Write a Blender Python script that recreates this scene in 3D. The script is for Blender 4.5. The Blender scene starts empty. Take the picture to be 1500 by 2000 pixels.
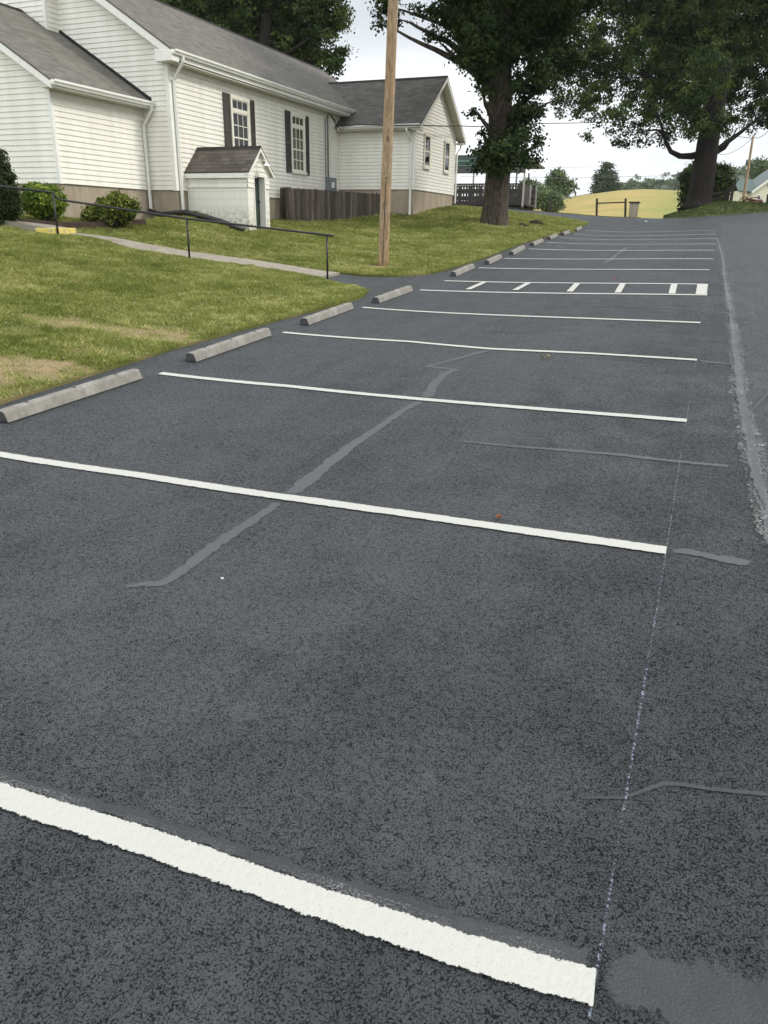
import bpy, math, random
import numpy as np
from mathutils import Vector, Matrix, Quaternion
from mathutils.geometry import delaunay_2d_cdt
R = math.radians
rnd = random.Random(7)
scene = bpy.context.scene
col = scene.collection

# ------------------------------------------------------------------ camera
F = 1472.0
def nrm(v):
    v = np.array(v, float); return v/np.linalg.norm(v)
_Z = -nrm([-60, 3900, F]); _A = nrm([635, -545, F]); _Y = nrm(_A-_A.dot(_Z)*_Z); _X = np.cross(_Y, _Z)
M = np.array([_X, _Y, _Z])                 # camera axes (right, down, forward) -> world
CAM = np.array([0, 0, 1.892])
cd = bpy.data.cameras.new('camera'); cam = bpy.data.objects.new('camera', cd); col.objects.link(cam)
cd.sensor_fit = 'VERTICAL'; cd.sensor_height = 36; cd.lens = F/2000*36; cd.clip_start = .05; cd.clip_end = 6000
mw = Matrix.Identity(4)
for i in range(3):
    mw[i][0] = M[i][0]; mw[i][1] = -M[i][1]; mw[i][2] = -M[i][2]; mw[i][3] = CAM[i]
cam.matrix_world = mw
scene.camera = cam

# ------------------------------------------------------------------ sky, sun, exposure
SUN_EL, SUN_AZ = R(40), R(66)             # azimuth measured from +Y towards +X
w = bpy.data.worlds.new('World'); scene.world = w; w.use_nodes = True
nt = w.node_tree; nt.nodes.clear()
N = nt.nodes.new; L = nt.links.new
sky = N('ShaderNodeTexSky'); sky.sky_type = 'NISHITA'; sky.sun_disc = False
sky.sun_elevation = SUN_EL; sky.sun_rotation = SUN_AZ; sky.dust_density = 3
bg1 = N('ShaderNodeBackground'); bg1.inputs[1].default_value = .10; L(sky.outputs[0], bg1.inputs[0])
tc = N('ShaderNodeTexCoord'); sep = N('ShaderNodeSeparateXYZ'); L(tc.outputs['Generated'], sep.inputs[0])
mp = N('ShaderNodeMapping'); mp.inputs['Scale'].default_value = (1, 1, 3.2); L(tc.outputs['Generated'], mp.inputs[0])
nz = N('ShaderNodeTexNoise'); nz.inputs['Scale'].default_value = 2.3; nz.inputs['Detail'].default_value = 6; nz.inputs['Roughness'].default_value = .52; L(mp.outputs[0], nz.inputs['Vector'])
cr = N('ShaderNodeValToRGB'); e = cr.color_ramp.elements
e[0].position = .36; e[0].color = (.60, .64, .68, 1); e[1].position = .62; e[1].color = (.98, .99, 1.0, 1); L(nz.outputs[0], cr.inputs[0])
gr = N('ShaderNodeValToRGB'); g = gr.color_ramp.elements       # overcast dome: horizon haze bright, darker band, bright zenith
g[0].position = 0.0; g[0].color = (.80, .80, .80, 1); g[1].position = 1; g[1].color = (.72, .72, .72, 1)
for p_, v_ in ((.08, .66), (.2, .50), (.36, .48), (.55, .64)):
    q_ = g.new(p_); q_.color = (v_, v_, v_, 1)
L(sep.outputs[2], gr.inputs[0])
mul = N('ShaderNodeMixRGB'); mul.blend_type = 'MULTIPLY'; mul.inputs[0].default_value = 1; L(cr.outputs[0], mul.inputs[1]); L(gr.outputs[0], mul.inputs[2])
sid = N('ShaderNodeMapRange'); L(sep.outputs[1], sid.inputs[0]); sid.inputs[1].default_value = .3; sid.inputs[2].default_value = -.9; sid.inputs[3].default_value = 1; sid.inputs[4].default_value = 1.75   # unseen sky behind the viewer, brightness added to light the walls facing it
mul2 = N('ShaderNodeMixRGB'); mul2.blend_type = 'MULTIPLY'; mul2.inputs[0].default_value = 1; L(mul.outputs[0], mul2.inputs[1]); L(sid.outputs[0], mul2.inputs[2])
bg2 = N('ShaderNodeBackground'); bg2.inputs[1].default_value = 2.05; L(mul2.outputs[0], bg2.inputs[0])
mx = N('ShaderNodeMixShader'); mx.inputs[0].default_value = .86; L(bg1.outputs[0], mx.inputs[1]); L(bg2.outputs[0], mx.inputs[2])
wo = N('ShaderNodeOutputWorld'); L(mx.outputs[0], wo.inputs[0])
sd = bpy.data.lights.new('sun', 'SUN'); sun = bpy.data.objects.new('sun', sd); col.objects.link(sun)
sd.energy = 1.9; sd.angle = R(12); sd.color = (1, .95, .87)
sv = Vector((math.cos(SUN_EL)*math.sin(SUN_AZ), math.cos(SUN_EL)*math.cos(SUN_AZ), math.sin(SUN_EL)))
sun.rotation_euler = sv.to_track_quat('Z', 'Y').to_euler()
vs = scene.view_settings; vs.view_transform = 'Standard'; vs.look = 'None'; vs.gamma = 1; vs.use_curve_mapping = False
vs.exposure = .27

# ------------------------------------------------------------------ pixel (photo 1500x2000) -> world helpers, used to read real positions off the photo
def ray(px, py): return M @ np.array([px-750, py-1000, F])
def aty(px, py, y): r = ray(px, py); return r*y/r[1]+CAM
def atx(px, py, x): r = ray(px, py); return r*x/r[0]+CAM
def atd(px, py, d): r = ray(px, py); return r*d/F+CAM
def atz(px, py, z): r = ray(px, py); return r*(z-CAM[2])/r[2]+CAM

# ------------------------------------------------------------------ terrain height G(x,y): thin plate spline through surveyed points
S = 2.743; Y0 = 1.489
KR = [0, 1, 2, 3, 4, 4.95, 5.5, 6.5, 7.5, 8.5, 9.5, 10.5, 11.5, 12.5]
RPX = [(1160, 1930), (1301, 1077), (1340, 822), (1360, 704), (1368, 631), (1381, 577), (1383, 556), (1386, 527.7), (1392, 506.2), (1396, 489.3), (1398, 476.9), (1399, 466.3), (1399, 457.5), (1399, 450.3)]
LPX = [None, (0, 890), (315, 730), (553, 650), (708, 601), (820, 567), (868, 549), (935, 523.5), (985, 505), (1032, 486.5), (1067, 473.7), (1095, 464), (1121, 457), (1143, 449.5)]
YK = [Y0+S*k for k in KR]
CP = []
RW = [aty(p[0], p[1], y) for p, y in zip(RPX, YK)]
LW = [None]+[aty(p[0], p[1], y) for p, y in zip(LPX[1:], YK[1:])]
LW[0] = np.array([-5.4, Y0, .02])
CP += [tuple(p) for p in RW]+[tuple(p) for p in LW]
for p in RW: CP.append((p[0]+5, p[1], p[2]+.02))
CP += [(-5.5, -6, -.32), (0, -6, -.28), (6, -6, -.28), (14, -6, -.2), (14, 10, .6), (14, 25, 1.6), (14, 38, 2.6)]
for a in ((640, 546, 15.65), (371, 509, 14.7), (114, 464, 14.05), (0, 441, 13.6), (180, 466, 14.2)): CP.append(tuple(aty(*a)))
for px_, py_, y_ in ((640, 546, 15.65), (500, 525, 15.2), (371, 509, 14.7), (240, 485, 14.35), (114, 464, 14.05)):
    q_ = aty(px_, py_, y_); CP += [tuple(q_), (q_[0]-.33, q_[1]+1.08, q_[2]+.07)]
for a in ((200, 429.5, -15.0), (260, 430.5, -14.9), (128, 429, -15.3)): CP.append(tuple(atx(*a)))
CP += [(-18, 12.6, 1.9), (-21, 14, 2.1), (-24, 8, 1.9), (-10, 4, .62), (-14, 5, 1.1), (-10, 9, .82), (-9, -4, .0), (-20, -4, 1)]
for a in ((126, 430, 15.9), (355, 418, 19.7), (300, 431, 19.2)): CP.append(tuple(aty(*a)))
CP += [(-25, 19, 2.3), (-18, 15.9, 2.0), (-30, 30, 2.6)]
CP.append(tuple(aty(508, 459, 20.3))); CP.append(tuple(atx(560, 432, -14.3))); CP.append(tuple(aty(806, 424, 30.5))); CP.append(tuple(atx(886, 405, -11.1)))
CP.append(tuple(aty(745, 436, 28.5)))
CP.append(tuple(atz(748, 521, .97))); CP.append(tuple(atd(968, 438, 30)))
FARLAWN = [(1150, 437.5, 36.5), (1120, 431, 37.5), (1080, 424, 38.6), (1040, 418, 39.4), (1000, 413, 40), (950, 408.5, 40), (905, 405, 39.5)]
for a in FARLAWN: CP.append(tuple(atd(*a)))
FARDRIVE = [(900, 402, 45), (960, 405, 45), (1045, 413, 44.5), (1110, 418, 44.5), (1180, 423.5, 45), (1250, 426, 46.5), (1295, 427, 47)]
for a in FARDRIVE: CP.append(tuple(atd(*a)))
VERGE = [(1295, 427, 47), (1335, 425.5, 46), (1377, 423, 45.5), (1430, 419.5, 45.5), (1500, 415, 46), (1560, 411, 47), (1700, 405, 49)]
for a in VERGE[1:]: CP.append(tuple(atd(*a)))
for a in ((1365, 404, 50), (1430, 405, 50.5)): CP.append(tuple(atd(*a)))
for a in ((1450, 405, 57), (1560, 404, 60), (1500, 404.5, 68), (1650, 403, 66)): CP.append(tuple(atd(*a)))
for a in ((1500, 440, 36), ): CP.append(tuple(atd(*a)))
CP += [(-16, 60, 1.6), (-2, 60, 1.6), (30, 45, 3.4), (30, 20, 1.8), (30, -6, .2), (-30, 60, 2), (-35, 10, 2.2), (-35, -6, 1.4), (-16, 78, -1.5), (-4, 80, -1.5), (14, 82, 4.2), (35, 82, 4.6), (-35, 78, -1), (-28, 45, 3)]
CP = np.array(CP)
def _tps(r2): return np.where(r2 > 1e-12, r2*np.log(r2+1e-12)*.5, 0)
_n = len(CP); _K = _tps(((CP[:, None, :2]-CP[None, :, :2])**2).sum(-1))+np.eye(_n)*.02
_P = np.hstack([np.ones((_n, 1)), CP[:, :2]])
_W = np.linalg.solve(np.block([[_K, _P], [_P.T, np.zeros((3, 3))]]), np.concatenate([CP[:, 2], np.zeros(3)]))
def G(x, y):
    x = np.atleast_1d(np.asarray(x, float)); y = np.atleast_1d(np.asarray(y, float))
    out = np.empty(len(x))
    for s in range(0, len(x), 20000):
        r2 = (x[s:s+20000, None]-CP[None, :, 0])**2+(y[s:s+20000, None]-CP[None, :, 1])**2
        out[s:s+20000] = _tps(r2) @ _W[:_n]+_W[_n]+_W[_n+1]*x[s:s+20000]+_W[_n+2]*y[s:s+20000]
    return out
def g1(x, y): return float(G(x, y)[0])
def gp(px, py, far=60):                    # where the sight line through a photo pixel meets the ground
    r = ray(px, py); r = r/np.linalg.norm(r)
    t = np.linspace(1.5, far, 1200); P = CAM+r*t[:, None]; d = P[:, 2]-G(P[:, 0], P[:, 1])
    i = np.argmax(d < 0)
    if i == 0: return P[-1]
    a, b = d[i-1], d[i]; return P[i-1]+(P[i]-P[i-1])*a/(a-b)
def _hash(i, j, s):
    v = np.sin(i*127.1+j*311.7+s*74.7)*43758.5453; return v-np.floor(v)
def vnoise(x, y, sc, s=0):
    x = np.asarray(x)*sc; y = np.asarray(y)*sc; i = np.floor(x); j = np.floor(y); u = x-i; v = y-j; u = u*u*(3-2*u); v = v*v*(3-2*v)
    return (_hash(i, j, s)*(1-u)+_hash(i+1, j, s)*u)*(1-v)+(_hash(i, j+1, s)*(1-u)+_hash(i+1, j+1, s)*u)*v
def fbm(x, y, sc, s=0): return (vnoise(x, y, sc, s)*.5+vnoise(x, y, sc*2.1, s+1)*.28+vnoise(x, y, sc*4.3, s+2)*.22)

# ------------------------------------------------------------------ materials
MATS = {}
class NT:
    def __init__(s, name):
        s.m = bpy.data.materials.new(name); s.m.use_nodes = True; s.t = s.m.node_tree
        s.b = s.t.nodes['Principled BSDF']; s.o = s.t.nodes['Material Output']; MATS[name] = s.m
        s._c = None
    def n(s, t, **k):
        x = s.t.nodes.new(t)
        for a, b in k.items():
            if a in x.inputs.keys(): x.inputs[a].default_value = b
            else: setattr(x, a, b)
        return x
    def l(s, a, b): s.t.links.new(a, b)
    def co(s, kind='Object', scale=None):
        if s._c is None: s._c = s.n('ShaderNodeTexCoord')
        o = s._c.outputs[kind]
        if scale:
            m = s.n('ShaderNodeMapping'); m.inputs['Scale'].default_value = scale; s.l(o, m.inputs[0]); o = m.outputs[0]
        return o
    def noise(s, sc, det=4, ro=.55, vec=None, dist=0):
        x = s.n('ShaderNodeTexNoise', Scale=sc, Detail=det, Roughness=ro, Distortion=dist); s.l(vec or s.co(), x.inputs['Vector']); return x.outputs[0]
    def ramp(s, src, stops):
        x = s.n('ShaderNodeValToRGB'); e = x.color_ramp.elements
        while len(e) < len(stops): e.new(.5)
        for k, (p, c) in zip(e, stops):
            k.position = p; k.color = (c, c, c, 1) if isinstance(c, (int, float)) else (*c, 1)
        s.l(src, x.inputs[0]); return x.outputs[0]
    def mix(s, f, a, b, mode='MIX'):
        x = s.n('ShaderNodeMixRGB', blend_type=mode)
        for i, v in ((0, f), (1, a), (2, b)):
            if isinstance(v, (int, float)): x.inputs[i].default_value = v if i == 0 else (v, v, v, 1)
            elif isinstance(v, tuple): x.inputs[i].default_value = (*v, 1)
            else: s.l(v, x.inputs[i])
        return x.outputs[0]
    def math(s, op, a, b=0.):
        x = s.n('ShaderNodeMath', operation=op)
        for i, v in ((0, a), (1, b)):
            if isinstance(v, (int, float)): x.inputs[i].default_value = v
            else: s.l(v, x.inputs[i])
        return x.outputs[0]
    def set(s, col=None, rough=None, metal=None, spec=None):
        for nme, v in (('Base Color', col), ('Roughness', rough), ('Metallic', metal), ('Specular IOR Level', spec)):
            if v is None: continue
            if isinstance(v, tuple): s.b.inputs[nme].default_value = (*v, 1)
            elif isinstance(v, (int, float)): s.b.inputs[nme].default_value = v
            else: s.l(v, s.b.inputs[nme])
    def bump(s, h, strength=.3, dist=.01):
        x = s.n('ShaderNodeBump', Strength=strength, Distance=dist); s.l(h, x.inputs['Height']); s.l(x.outputs[0], s.b.inputs['Normal'])
def simple(name, c, rough=.6, var=.12, sc=6, bump=0, metal=0, spec=.5, bsc=60):
    a = NT(name); d = tuple(max(0, v*(1-var)) for v in c); u = tuple(v*(1+var) for v in c)
    a.set(a.ramp(a.noise(sc, 5), [(.3, d), (.7, u)]), rough, metal, spec)
    if bump: a.bump(a.noise(bsc, 4), bump, .004)
    return a.m

def asphalt(name, base, grain, k=1.0):
    """sealed asphalt: stones poking through a film of sealer, pits between them, smoother and rougher areas"""
    a = NT(name)
    wn = a.n('ShaderNodeTexNoise', Scale=45., Detail=2.); a.l(a.co(), wn.inputs['Vector'])
    wv = a.n('ShaderNodeMixRGB', blend_type='ADD'); wv.inputs[0].default_value = .016; a.l(a.co(), wv.inputs[1]); a.l(wn.outputs[1], wv.inputs[2])
    vo = a.n('ShaderNodeTexVoronoi', Scale=92., feature='DISTANCE_TO_EDGE'); a.l(wv.outputs[0], vo.inputs['Vector'])
    v2 = a.n('ShaderNodeTexVoronoi', Scale=150., feature='F1'); a.l(wv.outputs[0], v2.inputs['Vector'])
    n1 = a.noise(135, 5, .72, wv.outputs[0]); n2 = a.noise(260, 2, .6); n3 = a.noise(38, 3, .6); big = a.noise(.5, 4, .6); mid = a.noise(2.6, 5, .65)
    ar = a.math('ADD', a.math('MULTIPLY', big, .5), a.math('MULTIPLY', mid, .5)); xs_ = a.n('ShaderNodeSeparateXYZ'); a.l(a.co(), xs_.inputs[0]); xr = a.n('ShaderNodeMapRange'); a.l(xs_.outputs[0], xr.inputs[0]); xr.inputs[1].default_value = -1.6; xr.inputs[2].default_value = 1.4; xr.inputs[3].default_value = 0; xr.inputs[4].default_value = .16   # the old paving is coarser towards the road
    ar = a.math('ADD', ar, xr.outputs[0]); area = a.ramp(ar, [(.38, .45), (.66, 1.0)])
    cell = a.ramp(vo.outputs['Distance'], [(0., 0.), (.22, 1.)])
    h = a.math('ADD', a.math('MULTIPLY', n1, 1.1), a.math('MULTIPLY', cell, .16)); h = a.math('ADD', h, a.math('MULTIPLY', v2.outputs['Distance'], -.25)); h = a.math('ADD', h, a.math('MULTIPLY', n3, .35))
    pit = a.ramp(a.math('ADD', h, a.math('MULTIPLY', area, -.085)), [(.47, 0.), (.66, 1.)])
    if k < .5: pit = a.ramp(h, [(0., 1.), (1., 1.)])
    dark = tuple(v*.28 for v in base)
    tone = a.ramp(big, [(.3, tuple(v*.90 for v in base)), (.7, tuple(v*1.12 for v in base))]); tone = a.mix(1., tone, a.ramp(mid, [(.3, .91), (.7, 1.09)]), 'MULTIPLY'); tone = a.mix(1., tone, a.ramp(a.noise(1, 4, .6, a.co('Object', (5, .4, 1))), [(.35, .90), (.65, 1.08)]), 'MULTIPLY')
    c = a.mix(pit, dark, tone); c = a.mix(1., c, a.ramp(n2, [(.25, .85), (.75, 1.15)]), 'MULTIPLY')
    a.set(c, a.ramp(pit, [(0., .9), (1., .47)]), 0, a.ramp(pit, [(0., .0), (1., .52)]))
    bs = a.n('ShaderNodeBump', Distance=.026*grain); a.l(a.math('MULTIPLY', area, 1.0*k), bs.inputs['Strength']); a.l(h, bs.inputs['Height']); a.l(bs.outputs[0], a.b.inputs['Normal'])
    if k < .5:                              # sealer bands fade into the stones along their edges
        e_ = a.n('ShaderNodeAttribute', attribute_name='edge'); v_ = a.math('ADD', e_.outputs['Fac'], a.math('MULTIPLY', a.math('SUBTRACT', n3, .5), 1.1)); v_ = a.math('ADD', v_, a.math('MULTIPLY', a.math('SUBTRACT', n1, .5), 1.3))
        tr = a.n('ShaderNodeBsdfTransparent'); m_ = a.n('ShaderNodeMixShader'); a.l(a.ramp(v_, [(.28, 0.), (.62, .92)]), m_.inputs[0]); a.l(tr.outputs[0], m_.inputs[1]); a.l(a.b.outputs[0], m_.inputs[2]); a.l(m_.outputs[0], a.o.inputs[0])
    return a.m
asphalt('asphalt', (.066, .074, .081), 1)
asphalt('worn_asphalt', (.080, .087, .094), .9, .9)
asphalt('sealant', (.078, .086, .093), .9, .45)
asphalt('sealant_dull', (.036, .040, .044), 1.2, .49)
simple('crack_dark', (.008, .008, .009), .9)
a = NT('road_paint'); n_ = a.noise(38, 4, .6); wear = a.ramp(a.noise(140, 3, .7), [(.22, (.24, .24, .22)), (.40, (.47, .47, .43))])
a.set(a.mix(a.ramp(a.noise(4, 4), [(.3, 0.), (.8, .25)]), wear, (.40, .40, .365)), .65); a.bump(n_, .6, .009)
e_ = a.n('ShaderNodeAttribute', attribute_name='edge'); v_ = a.math('ADD', e_.outputs['Fac'], a.math('MULTIPLY', a.math('SUBTRACT', a.noise(85, 4, .7), .5), .9)); tr = a.n('ShaderNodeBsdfTransparent'); m_ = a.n('ShaderNodeMixShader'); a.l(a.ramp(v_, [(.06, 0.), (.12, 1.)]), m_.inputs[0]); a.l(tr.outputs[0], m_.inputs[1]); a.l(a.b.outputs[0], m_.inputs[2]); a.l(m_.outputs[0], a.o.inputs[0])
a = NT('overspray'); al = a.math('MULTIPLY', a.ramp(a.noise(160, 3, .7), [(.50, 0.), (.60, .8)]), a.ramp(a.noise(2.2, 3), [(.45, 0.), (.6, 1.)])); tr = a.n('ShaderNodeBsdfTransparent'); mxx = a.n('ShaderNodeMixShader'); a.set((.20, .20, .20), .7)
a.l(al, mxx.inputs[0]); a.l(tr.outputs[0], mxx.inputs[1]); a.l(a.b.outputs[0], mxx.inputs[2]); a.l(mxx.outputs[0], a.o.inputs[0])
a = NT('crumbs'); al = a.math('MULTIPLY', a.ramp(a.noise(60, 5, .75), [(.50, 0.), (.58, 1.)]), a.ramp(a.noise(3, 3), [(.35, .2), (.6, 1.)])); tr = a.n('ShaderNodeBsdfTransparent'); mxx = a.n('ShaderNodeMixShader'); a.set((.30, .30, .295), .9); a.bump(a.noise(90, 3), 1, .01)
a.l(al, mxx.inputs[0]); a.l(tr.outputs[0], mxx.inputs[1]); a.l(a.b.outputs[0], mxx.inputs[2]); a.l(mxx.outputs[0], a.o.inputs[0])
a = NT('chalk'); al = a.ramp(a.noise(70, 3, .7), [(.50, 0.), (.60, .5)]); al2 = a.ramp(a.noise(1.1, 3), [(.38, 0.), (.5, 1.)]); tr = a.n('ShaderNodeBsdfTransparent'); mxx = a.n('ShaderNodeMixShader'); a.set((.34, .38, .52), .9)
a.l(a.math('MULTIPLY', al, al2), mxx.inputs[0]); a.l(tr.outputs[0], mxx.inputs[1]); a.l(a.b.outputs[0], mxx.inputs[2]); a.l(mxx.outputs[0], a.o.inputs[0])

a = NT('turf'); at_ = a.n('ShaderNodeAttribute', attribute_name='bare')
gcol = a.mix(a.ramp(a.noise(1.3, 5, .6), [(.3, 0.), (.7, 1.)]), (.085, .098, .022), (.150, .150, .045))
gcol = a.mix(a.ramp(a.noise(30, 4, .7), [(.3, .0), (.75, .55)]), gcol, (.055, .058, .020))
soil = a.mix(a.ramp(a.noise(45, 4, .7), [(.35, 0.), (.7, 1.)]), (.17, .115, .062), (.42, .33, .20))
a.set(a.mix(at_.outputs['Fac'], gcol, soil), .95, 0, .15); a.bump(a.noise(40, 4, .7), .5, .02)
def grass_mat(name, c0, c1, c2, trans=.35):
    a = NT(name); t = a.n('ShaderNodeAttribute', attribute_name='tint')
    pat = a.ramp(a.noise(.8, 4, .6), [(.3, 0.), (.7, 1.)])
    c = a.ramp(a.math('ADD', a.math('MULTIPLY', t.outputs['Fac'], .7), a.math('MULTIPLY', pat, .3)), [(.1, c0), (.5, c1), (.92, c2)])
    a.set(c, .65, 0, .16)
    tl = a.n('ShaderNodeBsdfTranslucent'); a.l(c, tl.inputs[0]); m = a.n('ShaderNodeMixShader'); m.inputs[0].default_value = trans
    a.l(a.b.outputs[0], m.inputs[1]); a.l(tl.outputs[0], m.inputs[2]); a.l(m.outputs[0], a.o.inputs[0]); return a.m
grass_mat('blade', (.085, .118, .024), (.235, .268, .062), (.60, .57, .26))
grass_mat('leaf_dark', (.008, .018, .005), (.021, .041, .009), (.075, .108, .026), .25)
grass_mat('leaf_mid', (.011, .024, .006), (.036, .064, .013), (.135, .165, .035), .32)
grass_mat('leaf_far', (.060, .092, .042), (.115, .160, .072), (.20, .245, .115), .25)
grass_mat('leaf_fir', (.030, .048, .026), (.055, .080, .040), (.09, .12, .06), .15)
grass_mat('leaf_bush', (.060, .10, .014), (.14, .21, .028), (.32, .38, .07), .3)
grass_mat('leaf_red_bush', (.050, .080, .014), (.13, .17, .03), (.30, .27, .07), .3)
grass_mat('leaf_juniper', (.012, .022, .007), (.028, .044, .013), (.055, .078, .022), .15)

def bark(name, c0, c1, sx):
    a = NT(name); v = a.co('Object', (sx, sx, sx*.14)); n1 = a.noise(1, 6, .65, v, .4); n2 = a.noise(9, 4)
    a.set(a.mix(a.ramp(n2, [(.3, .0), (.7, .4)]), a.ramp(n1, [(.35, c0), (.62, c1)]), c0), .95, 0, .2); a.bump(n1, 1, .06)
bark('bark', (.028, .023, .018), (.135, .112, .088), 16)
bark('bark_dark', (.008, .007, .006), (.030, .025, .021), 12)
a = NT('pole_wood'); v = a.co('Object', (22, 22, .5)); g_ = a.noise(1, 5, .6, v); gz = a.n('ShaderNodeSeparateXYZ'); a.l(a.co(), gz.inputs[0])
c = a.ramp(g_, [(.3, (.22, .14, .075)), (.6, (.41, .29, .175)), (.8, (.50, .38, .25))]); c = a.mix(a.ramp(a.noise(1.4, 3), [(.45, 0.), (.75, .6)]), c, (.36, .31, .25)); c = a.mix(a.ramp(a.noise(1, 2, .5, a.co('Object', (45, 45, .35))), [(.60, 0.), (.66, .5)]), c, (.09, .06, .035)); c = a.mix(a.ramp(a.noise(5, 2, .5, a.co('Object', (1, 1, .6))), [(.70, 0.), (.74, .8)]), c, (.10, .06, .03))
a.set(c, .8, 0, .3); a.bump(g_, .5, .01)
a = NT('old_fence_wood'); v = a.co('Object', (14, 14, 1.2)); g_ = a.noise(1, 5, .65, v)
c = a.ramp(g_, [(.28, (.045, .036, .028)), (.6, (.12, .10, .082)), (.8, (.19, .17, .145))]); t = a.n('ShaderNodeAttribute', attribute_name='tint')
a.set(a.mix(1., c, a.ramp(t.outputs['Fac'], [(0., .6), (1., 1.35)]), 'MULTIPLY'), .9, 0, .2); a.bump(g_, .4, .005)
simple('deck_wood', (.055, .047, .040), .9, .35, 9)
simple('deck_post', (.40, .38, .34), .8, .15, 9)
simple('dark_timber', (.035, .026, .020), .9, .4, 8, .4)
simple('edging_timber', (.045, .028, .020), .9, .4, 8, .4)
a = NT('siding_white'); st = a.noise(1, 4, .6, a.co('Object', (3, 3, .35))); fi = a.noise(14, 3)
a.set(a.mix(a.ramp(fi, [(.35, 0.), (.75, .35)]), a.ramp(st, [(.3, (.68, .665, .575)), (.65, (.80, .785, .715))]), (.72, .705, .62)), .42, 0, .4)
a = NT('siding_cream'); a.set(a.ramp(a.noise(1.6, 4), [(.3, (.62, .59, .44)), (.7, (.70, .68, .53))]), .5)
simple('trim_white', (.74, .735, .68), .4, .05, 5)
simple('gutter_white', (.72, .72, .67), .35, .06, 4)
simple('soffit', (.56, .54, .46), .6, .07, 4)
a = NT('foundation_stucco'); st = a.noise(1, 5, .65, a.co('Object', (4, 4, .9)))
a.set(a.ramp(st, [(.3, (.245, .205, .15)), (.55, (.34, .29, .22)), (.75, (.40, .355, .285))]), .9, 0, .2); a.bump(a.noise(50, 4), .3, .005)
def shingle(name, c0, c1, c2, row=.14, wid=.30):
    a = NT(name); uv = a.co('UV')
    br = a.n('ShaderNodeTexBrick', Scale=1., **{'Mortar Size': .006, 'Mortar Smooth': .2, 'Bias': 0., 'Brick Width': wid, 'Row Height': row}); br.offset = .37; br.squash = 1.
    wob = a.mix(.02, uv, a.n('ShaderNodeTexNoise').outputs[1]); a.l(uv, br.inputs['Vector'])
    br.inputs['Color1'].default_value = (0, 0, 0, 1); br.inputs['Color2'].default_value = (1, 1, 1, 1); br.inputs['Mortar'].default_value = (.2, .2, .2, 1)
    tone = a.ramp(a.math('ADD', a.math('MULTIPLY', br.outputs[0], .28), a.math('MULTIPLY', a.noise(2.5, 5, .7), .72)), [(.2, c0), (.5, c1), (.8, c2)])
    gr_ = a.ramp(a.noise(130, 2, .6), [(.3, .72), (.7, 1.28)]); tone = a.mix(1., tone, gr_, 'MULTIPLY')
    wav = a.n('ShaderNodeSeparateXYZ'); a.l(uv, wav.inputs[0]); fr = a.math('FRACT', a.math('DIVIDE', wav.outputs[1], row))
    edge = a.ramp(fr, [(0., .35), (.14, 1.)])
    a.set(a.mix(1., tone, edge, 'MULTIPLY'), .9, 0, .25)
    a.bump(a.math('ADD', a.math('MULTIPLY', a.math('SUBTRACT', 1., fr), .9), a.math('MULTIPLY', br.outputs[0], .35)), .55, .012); return a.m
shingle('shingle_brown', (.088, .082, .070), (.138, .130, .114), (.19, .181, .160))
shingle('shingle_dark', (.058, .054, .047), (.092, .087, .078), (.135, .128, .116))
shingle('shingle_shed', (.046, .039, .032), (.085, .074, .062), (.14, .125, .105), .14, .24)
a = NT('painted_block'); br = a.n('ShaderNodeTexBrick', Scale=1., **{'Mortar Size': .006, 'Brick Width': .4, 'Row Height': .2}); a.l(a.co('UV'), br.inputs['Vector'])
sx = a.n('ShaderNodeSeparateXYZ'); a.l(a.co(), sx.inputs[0])
low = a.ramp(sx.outputs[2], [(0., 1.), (.02, 1.)])
zz = a.n('ShaderNodeMapRange'); a.l(sx.outputs[2], zz.inputs[0]); zz.inputs[1].default_value = 2.45; zz.inputs[2].default_value = 1.75
dm = a.math('MULTIPLY', a.ramp(a.noise(9, 5, .7), [(.42, 0.), (.62, 1.)]), zz.outputs[0])
base_ = a.mix(br.outputs['Fac'], (.73, .72, .64), (.58, .56, .49))
a.set(a.mix(dm, base_, (.16, .12, .08)), .7, 0, .3); a.bump(a.math('SUBTRACT', a.math('MULTIPLY', a.noise(40, 3), .4), br.outputs['Fac']), .4, .006)
simple('shutter_green', (.052, .050, .040), .55, .15, 5)
simple('door_green', (.018, .034, .028), .5, .2, 5)
simple('window_trim', (.70, .68, .58), .5, .08, 6)
a = NT('window_glass'); a.set((.006, .007, .008), .03, 0, .38)
a.bump(a.noise(2.2, 2), .06, .02)
a = NT('curtained_glass'); a.set(a.ramp(a.noise(1, 2, .5, a.co('Object', (1, 22, .4))), [(.3, (.035, .033, .027)), (.7, (.12, .112, .09))]), .06, 0, .45)
simple('black_metal', (.010, .010, .011), .4, .2, 12)
simple('grey_metal', (.15, .17, .18), .5, .15, 6)
simple('dark_pipe', (.012, .012, .012), .5, .3, 10)
a = NT('wheelstop_concrete'); fl = a.noise(7, 6, .7); a.set(a.mix(a.ramp(a.noise(2, 3), [(.4, 0.), (.7, .6)]), a.ramp(fl, [(.3, (.14, .135, .12)), (.55, (.26, .25, .225)), (.8, (.38, .37, .335))]), (.17, .16, .135)), .9, 0, .25); a.bump(a.noise(60, 5, .7), .5, .006)
a = NT('walk_concrete'); a.set(a.ramp(a.noise(5, 6, .7), [(.3, (.20, .18, .145)), (.7, (.33, .30, .245))]), .9, 0, .25); a.bump(a.noise(60, 4), .4, .004)
a = NT('yellow_paint'); a.set(a.ramp(a.noise(13, 5, .7), [(.40, (.36, .34, .26)), (.5, (.62, .50, .10)), (.7, (.70, .60, .18))]), .7)
a = NT('hay_field'); v = a.co('Object', (.02, .16, 1))
rows = a.noise(1, 5, .6, v); big = a.noise(.02, 3)
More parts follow.
